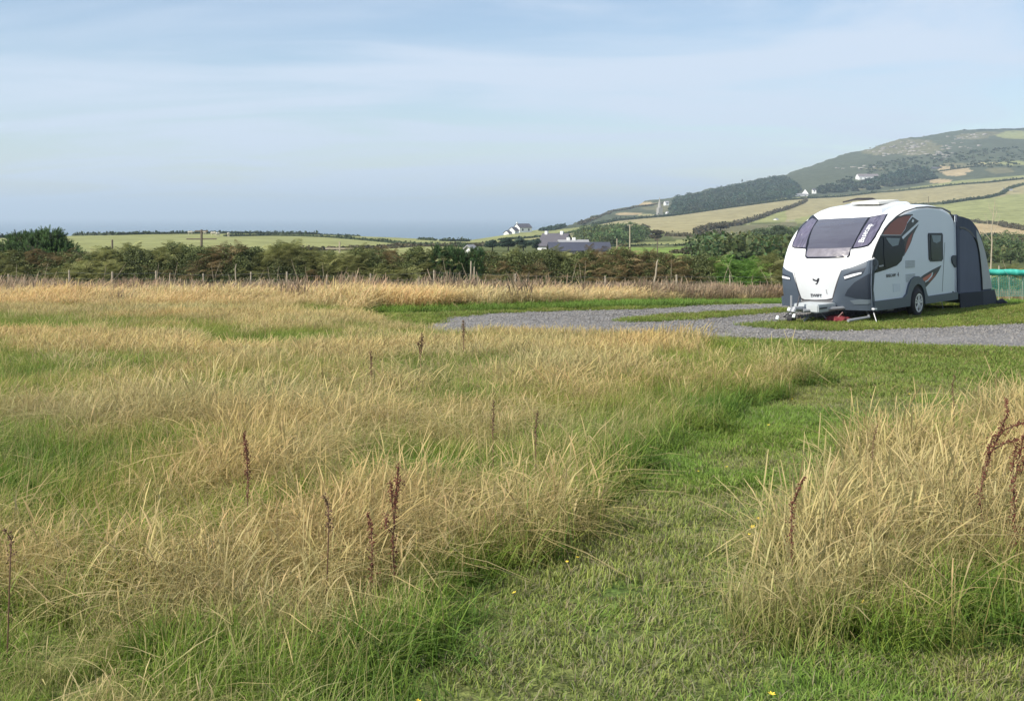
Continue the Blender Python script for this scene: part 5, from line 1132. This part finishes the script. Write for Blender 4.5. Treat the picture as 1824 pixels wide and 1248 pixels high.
# script on the corner pane, reading upwards
p0, dx0, dy0 = on_front(1534, 433, .032); p1, _, _ = on_front(1550, 401, .032)
d = (p1 - p0); nrm = dx0.cross(dy0).normalized(); L = d.length
txt = 'Basecamp'; v0_, s0_ = inv(1534.5, 433); v1_, s1_ = inv(1551, 401)
for i, ch in enumerate(txt):
    t = (i + .5)/len(txt); vv, ss = v0_ + (v1_-v0_)*t, s0_ + (s1_-s0_)*t; p = surf(vv, ss, .027); q = surf(v0_ + (v1_-v0_)*(t+.05), s0_ + (s1_-s0_)*(t+.05), .027); dirx = (q - p).normalized(); nn = (surf(vv, ss, .1) - p).normalized(); up = nn.cross(dirx)
    lettering(ch, .19, LAMP, van, frame(p, dirx, up), 'letter')
# roof: rooflight tray and raised hatch
def roofz(u): return float(np.interp(u, PR[30:130, 0], PR[30:130, 1]))
mb = MB(); 
V = [(1.25,.35,roofz(1.25)-.02),(3.1,.35,roofz(3.1)-.02),(3.1,1.9,roofz(3.1)-.02),(1.25,1.9,roofz(1.25)-.02),(1.5,.45,roofz(1.5)+.13),(3.0,.45,roofz(3.0)+.10),(3.0,1.8,roofz(3.0)+.10),(1.5,1.8,roofz(1.5)+.13)]
fm('rooflight', V, [(0,3,2,1),(4,5,6,7),(0,1,5,4),(1,2,6,5),(2,3,7,6),(3,0,4,7)], WHT, van, bevel=.02)
V = [(2.05,.75,roofz(2.1)+.10),(3.3,.75,roofz(3.3)+.06),(3.3,1.5,roofz(3.3)+.06),(2.05,1.5,roofz(2.1)+.10),(2.05,.78,roofz(2.1)+.16),(3.25,.78,roofz(3.3)+.15),(3.25,1.47,roofz(3.3)+.15),(2.05,1.47,roofz(2.1)+.16)]
fm('roof_hatch', V, [(0,3,2,1),(4,5,6,7),(0,1,5,4),(1,2,6,5),(2,3,7,6),(3,0,4,7)], pmat('hatch_cream', (.66,.64,.58), .4), van, bevel=.02)
MB().tube([(2.2,1.75,roofz(2.2)+.15),(2.9,1.72,roofz(2.9)+.17),(3.5,1.6,roofz(3.5)+.18),(4.0,1.55,roofz(4.0)+.12),(4.3,1.5,roofz(4.2)+.04)], [.02,.03,.035,.03,.02], 6).build('roof_rail', TRIM, van)
MB().box(3.05,3.5,.35,.75,roofz(3.3)+.0,roofz(3.3)+.035).build('aerial_base', BLK, van)
# chassis, hitch, steadies
MB().box(-1.0,-.15,W/2-.35,W/2+.30,.26,.44).build('hitch_cover', pmat('hitch_cover_grey', (.42,.45,.47), .35, noise=.08), van, bevel=.02)
MB().box(-.95,-.60,W/2-.36,W/2-.345,.34,.37).build('cover_slot', BLK, van)
MB().tube([(.1,.55,.33),(-1.15,W/2-.06,.30)], .04, 8).tube([(.1,W-.55,.33),(-1.15,W/2+.06,.30)], .04, 8).build('a_frame', GALV, van)
MB().tube([(-1.0,W/2,.34),(-1.45,W/2,.36),(-1.5,W/2,.28)], [.05,.055,.05], 8).build('coupling_head', GALV, van)
MB().tube([(-1.3,W/2,.42),(-1.16,W/2+.02,.62)], [.018,.022], 8).build('handbrake', BLK, van)
jk = MB().tube([(-1.05,W/2+.28,.62),(-1.05,W/2+.28,.14)], .025, 8).build('jockey_post', GALV, van)
jw = MB().tube([(-1.05,W/2+.22,.10),(-1.05,W/2+.34,.10)], .10, 14).build('jockey_wheel', TYRE, van)
for i, (u, v, w) in enumerate([(-1.28,W/2+.2,.36),(-1.22,W/2+.05,.35),(-1.24,W/2+.1,.22),(-1.40,W/2+.42,.17)]):
    MB().tube([(u, v, w), (u-.05, v, w-.07)], [.032, .034], 8).build('connector_plug', LAMP, van)
MB().tube([(-1.25,W/2+.1,.34),(-1.0,W/2+.5,.12),(-.3,W/2+.6,.04),(.6,W/2+.3,.02)], .013, 6).build('mains_cable', BLK, van)
def steady(u, v, du, dv_): 
    MB().tube([(u, v, .40), (u+du, v+dv_, .02)], [.014, .012], 6).build('corner_steady', GALV, van)
    MB().box(u+du-.06, u+du+.06, v+dv_-.06, v+dv_+.06, 0, .02).build('steady_foot', GALV, van)
steady(.25, .12, -.18, -.22); steady(.4, W-.3, -.3, .2); steady(4.5, .25, .2, .0); steady(4.5, W-.25, .2, 0)
MB().tube([(-.62,.25,.10),(.1,.10,.14),(.4,.3,.3)], [.035,.03,.025], 8).build('steady_spindle', GALV, van)
MB().tube([(-.7,W/2+.2,.02),(-.45,W/2-.05,.28),(-.3,W/2-.25,.02)], .018, 6).tube([(-.95,W/2+.05,.02),(-.5,W/2,.28)], .018, 6).build('axle_stand', GALV, van)
MB().box(.4,4.7,.35,.42,.30,.42).box(.4,4.7,W-.42,W-.35,.30,.42).build('chassis_rail', GALV, van)
MB().box(1.4,1.75,.25,.55,.18,.34).build('motor_mover', pmat('mover_grey', (.2,.2,.2), .6), van)
# red canvas bag under the hitch, a thing of its own
def world_of(u, v): return Vector((CX + ca*u - sa*v, CY + sa*u + ca*v, 0))
bp_ = world_of(-.15, .75); bag = empty('bag', (bp_.x, bp_.y, CZ + .03), ANG); tag(bag, 'crumpled dark red bag lying under the caravan hitch', 'bag')
bm = bmesh.new(); bmesh.ops.create_icosphere(bm, subdivisions=3, radius=1, matrix=Matrix.Diagonal((.34,.28,.11,1)))
for v in bm.verts: v.co *= 1 + .18*math.sin(v.co.x*23)*math.cos(v.co.y*19) ; v.co.z = max(v.co.z, -.02) + .02
me = bpy.data.meshes.new('canvas'); bm.to_mesh(me); bm.free(); add('canvas', me, pmat('red_canvas', (.16,.02,.025), .8, noise=.3), bag)
MB().tube([(-.15,-.1,.1),(0,-.14,.2),(.15,-.1,.1)], .012, 6).build('handle', pmat('bag_handle', (.25,.14,.13), .8), bag)

# ------------------------------------------------------------------ awning
aw = empty('awning', (CX + ca*4.9, CY + sa*4.9, CZ), ANG); tag(aw, 'dark blue grey inflatable porch awning fixed to the rear of the caravan', 'awning')
FAB = pmat('awning_navy', (.045,.058,.095), .8, noise=.12, nscale=2, bump=1.0, bscale=3.5); FABL = pmat('awning_panel', (.085,.10,.145), .8, noise=.12, nscale=2, bump=1.0, bscale=3); FABD = pmat('awning_mudwall', (.018,.022,.032), .85); FABW = pmat('awning_pale_panel', (.36,.38,.38), .7, noise=.05)
TP = resample([(-.02,2.46),(.4,2.44),(.85,2.38),(1.15,2.28),(1.45,2.12),(1.72,1.88),(1.92,1.62),(2.05,1.36),(2.18,1.05),(2.28,.8),(2.35,.6),(2.42,.42)], 30)
ys_ = np.linspace(-.02, W + .02, 14); V = []; Fq = []
for (u, w) in TP:
    for j, v in enumerate(ys_):
        e = min(j, 13-j); dd = [.07, .02, .005][e] if e < 3 else 0; V.append((u - dd*.6, v, w - dd + .03*math.sin(math.pi*j/13)))
n = 14
for i in range(29):
    for j in range(13): Fq.append((i*n+j, i*n+j+1, (i+1)*n+j+1, (i+1)*n+j))
rf = fm('roof_panel', V, Fq, FAB, aw, smooth=True)
def aprism(name, pts, mat, v, t, parent=aw): mb = MB(); mb.prism([(u, v, w) for u, w in pts], (0, t, 0)); return mb.build(name, mat, parent)
for (v, t) in ((-.02, .02), (W, .02)):
    aprism('side_panel', [(-.02,.42)] + [(u - .03, w - .06) for u, w in TP] , FAB, v, t)
def AU(px, y): u, w = side_uw(px, y); return u - 4.9, w
aprism('door_panel', [AU(*cr(*p)) for p in [(1366,752),(1364,320),(1380,308),(1420,318),(1450,345),(1472,385),(1490,450),(1500,540),(1508,660),(1512,742)]], FABL, -.03, .01)
aprism('door_arch_zip', [AU(*cr(*p)) for p in [(1364,288),(1400,292),(1440,318),(1466,352),(1474,372),(1462,360),(1436,332),(1400,306),(1364,302)]], BLK, -.034, .012)
aprism('pale_panel', [AU(*cr(*p)) for p in [(1482,312),(1500,340),(1525,400),(1548,480),(1565,560),(1580,640),(1594,722),(1528,728),(1522,640),(1512,540),(1500,440),(1486,360)]], FABW, -.03, .01)
aprism('air_beam', [AU(*cr(*p)) for p in [(1340,205),(1352,215),(1360,330),(1362,752),(1350,760),(1346,500)]], FAB, -.05, .05)
MB().tube([(AU(*cr(x, y))[0], -.035, AU(*cr(x, y))[1]) for x, y in [(1470,370),(1486,400),(1500,470),(1510,560),(1518,650),(1522,735)]], .022, 6).build('seam_piping', BLK, aw)
aprism('mud_wall', [AU(*cr(*p)) for p in [(1360,758),(1522,742),(1524,898),(1368,905)]], FABD, -.06, .03)
aprism('mud_wall', [AU(*cr(*p)) for p in [(1522,742),(1606,728),(1618,780),(1640,872),(1524,898)]], pmat('mudwall_grey', (.035,.042,.055), .8), -.045, .03)
fm('rear_panel', [(2.40,-.02,.45),(2.40,W+.02,.45),(2.52,W+.02,0),(2.52,-.02,0)], [(0,1,2,3)], FABD, aw)
fm('mud_wall', [(-.02,W,.0),(2.5,W,.0),(2.42,W,.45),(-.02,W,.45)], [(0,1,2,3)], FABD, aw)
MB().tube([(2.5,-.05,.06),(2.75,-.25,.0)], .006, 4).build('guy_strap', BLK, aw)
for (a0, a1) in (((1.95,-.03,1.45),(3.3,-.9,.02)), ((1.95,W,1.45),(3.3,W+.8,.02))):
    MB().tube([a0, a1], .0035, 4).build('guy_line', pmat('guy_cord', (.3,.3,.3), .7), aw); MB().tube([a1, (a1[0]-.05, a1[1], -.06)], .008, 5).build('peg', GALV, aw)
sb = world_of(7.75, -.1)
bm = bmesh.new(); bmesh.ops.create_icosphere(bm, subdivisions=3, radius=1, matrix=Matrix.Translation((0,0,.05)) @ Matrix.Diagonal((.20,.12,.08,1)))
for v in bm.verts: v.co.z = max(0, v.co.z + .02*math.sin(v.co.x*30)); v.co.x *= 1 + .1*math.sin(v.co.y*40)
me = bpy.data.meshes.new('peg_bag'); bm.to_mesh(me); bm.free(); o = add('peg_bag', me, FABD, loc=(sb.x, sb.y, CZ)); tag(o, 'small black bag on the grass at the foot of the awning', 'bag')

# ------------------------------------------------------------------ haze
hz_m, n, l = new_mat('haze_air'); n.remove(n['Principled BSDF']); pv = n.new('ShaderNodeVolumePrincipled')
pv.inputs['Color'].default_value = (.69,.84,1.0,1); pv.inputs['Density'].default_value = .00019; pv.inputs['Anisotropy'].default_value = .10
l.new(pv.outputs[0], n['Material Output'].inputs['Volume'])
tag(MB().box(-61000, 61000, -3100, 41000, -76.5, 205).build('haze', hz_m), kind='stuff')
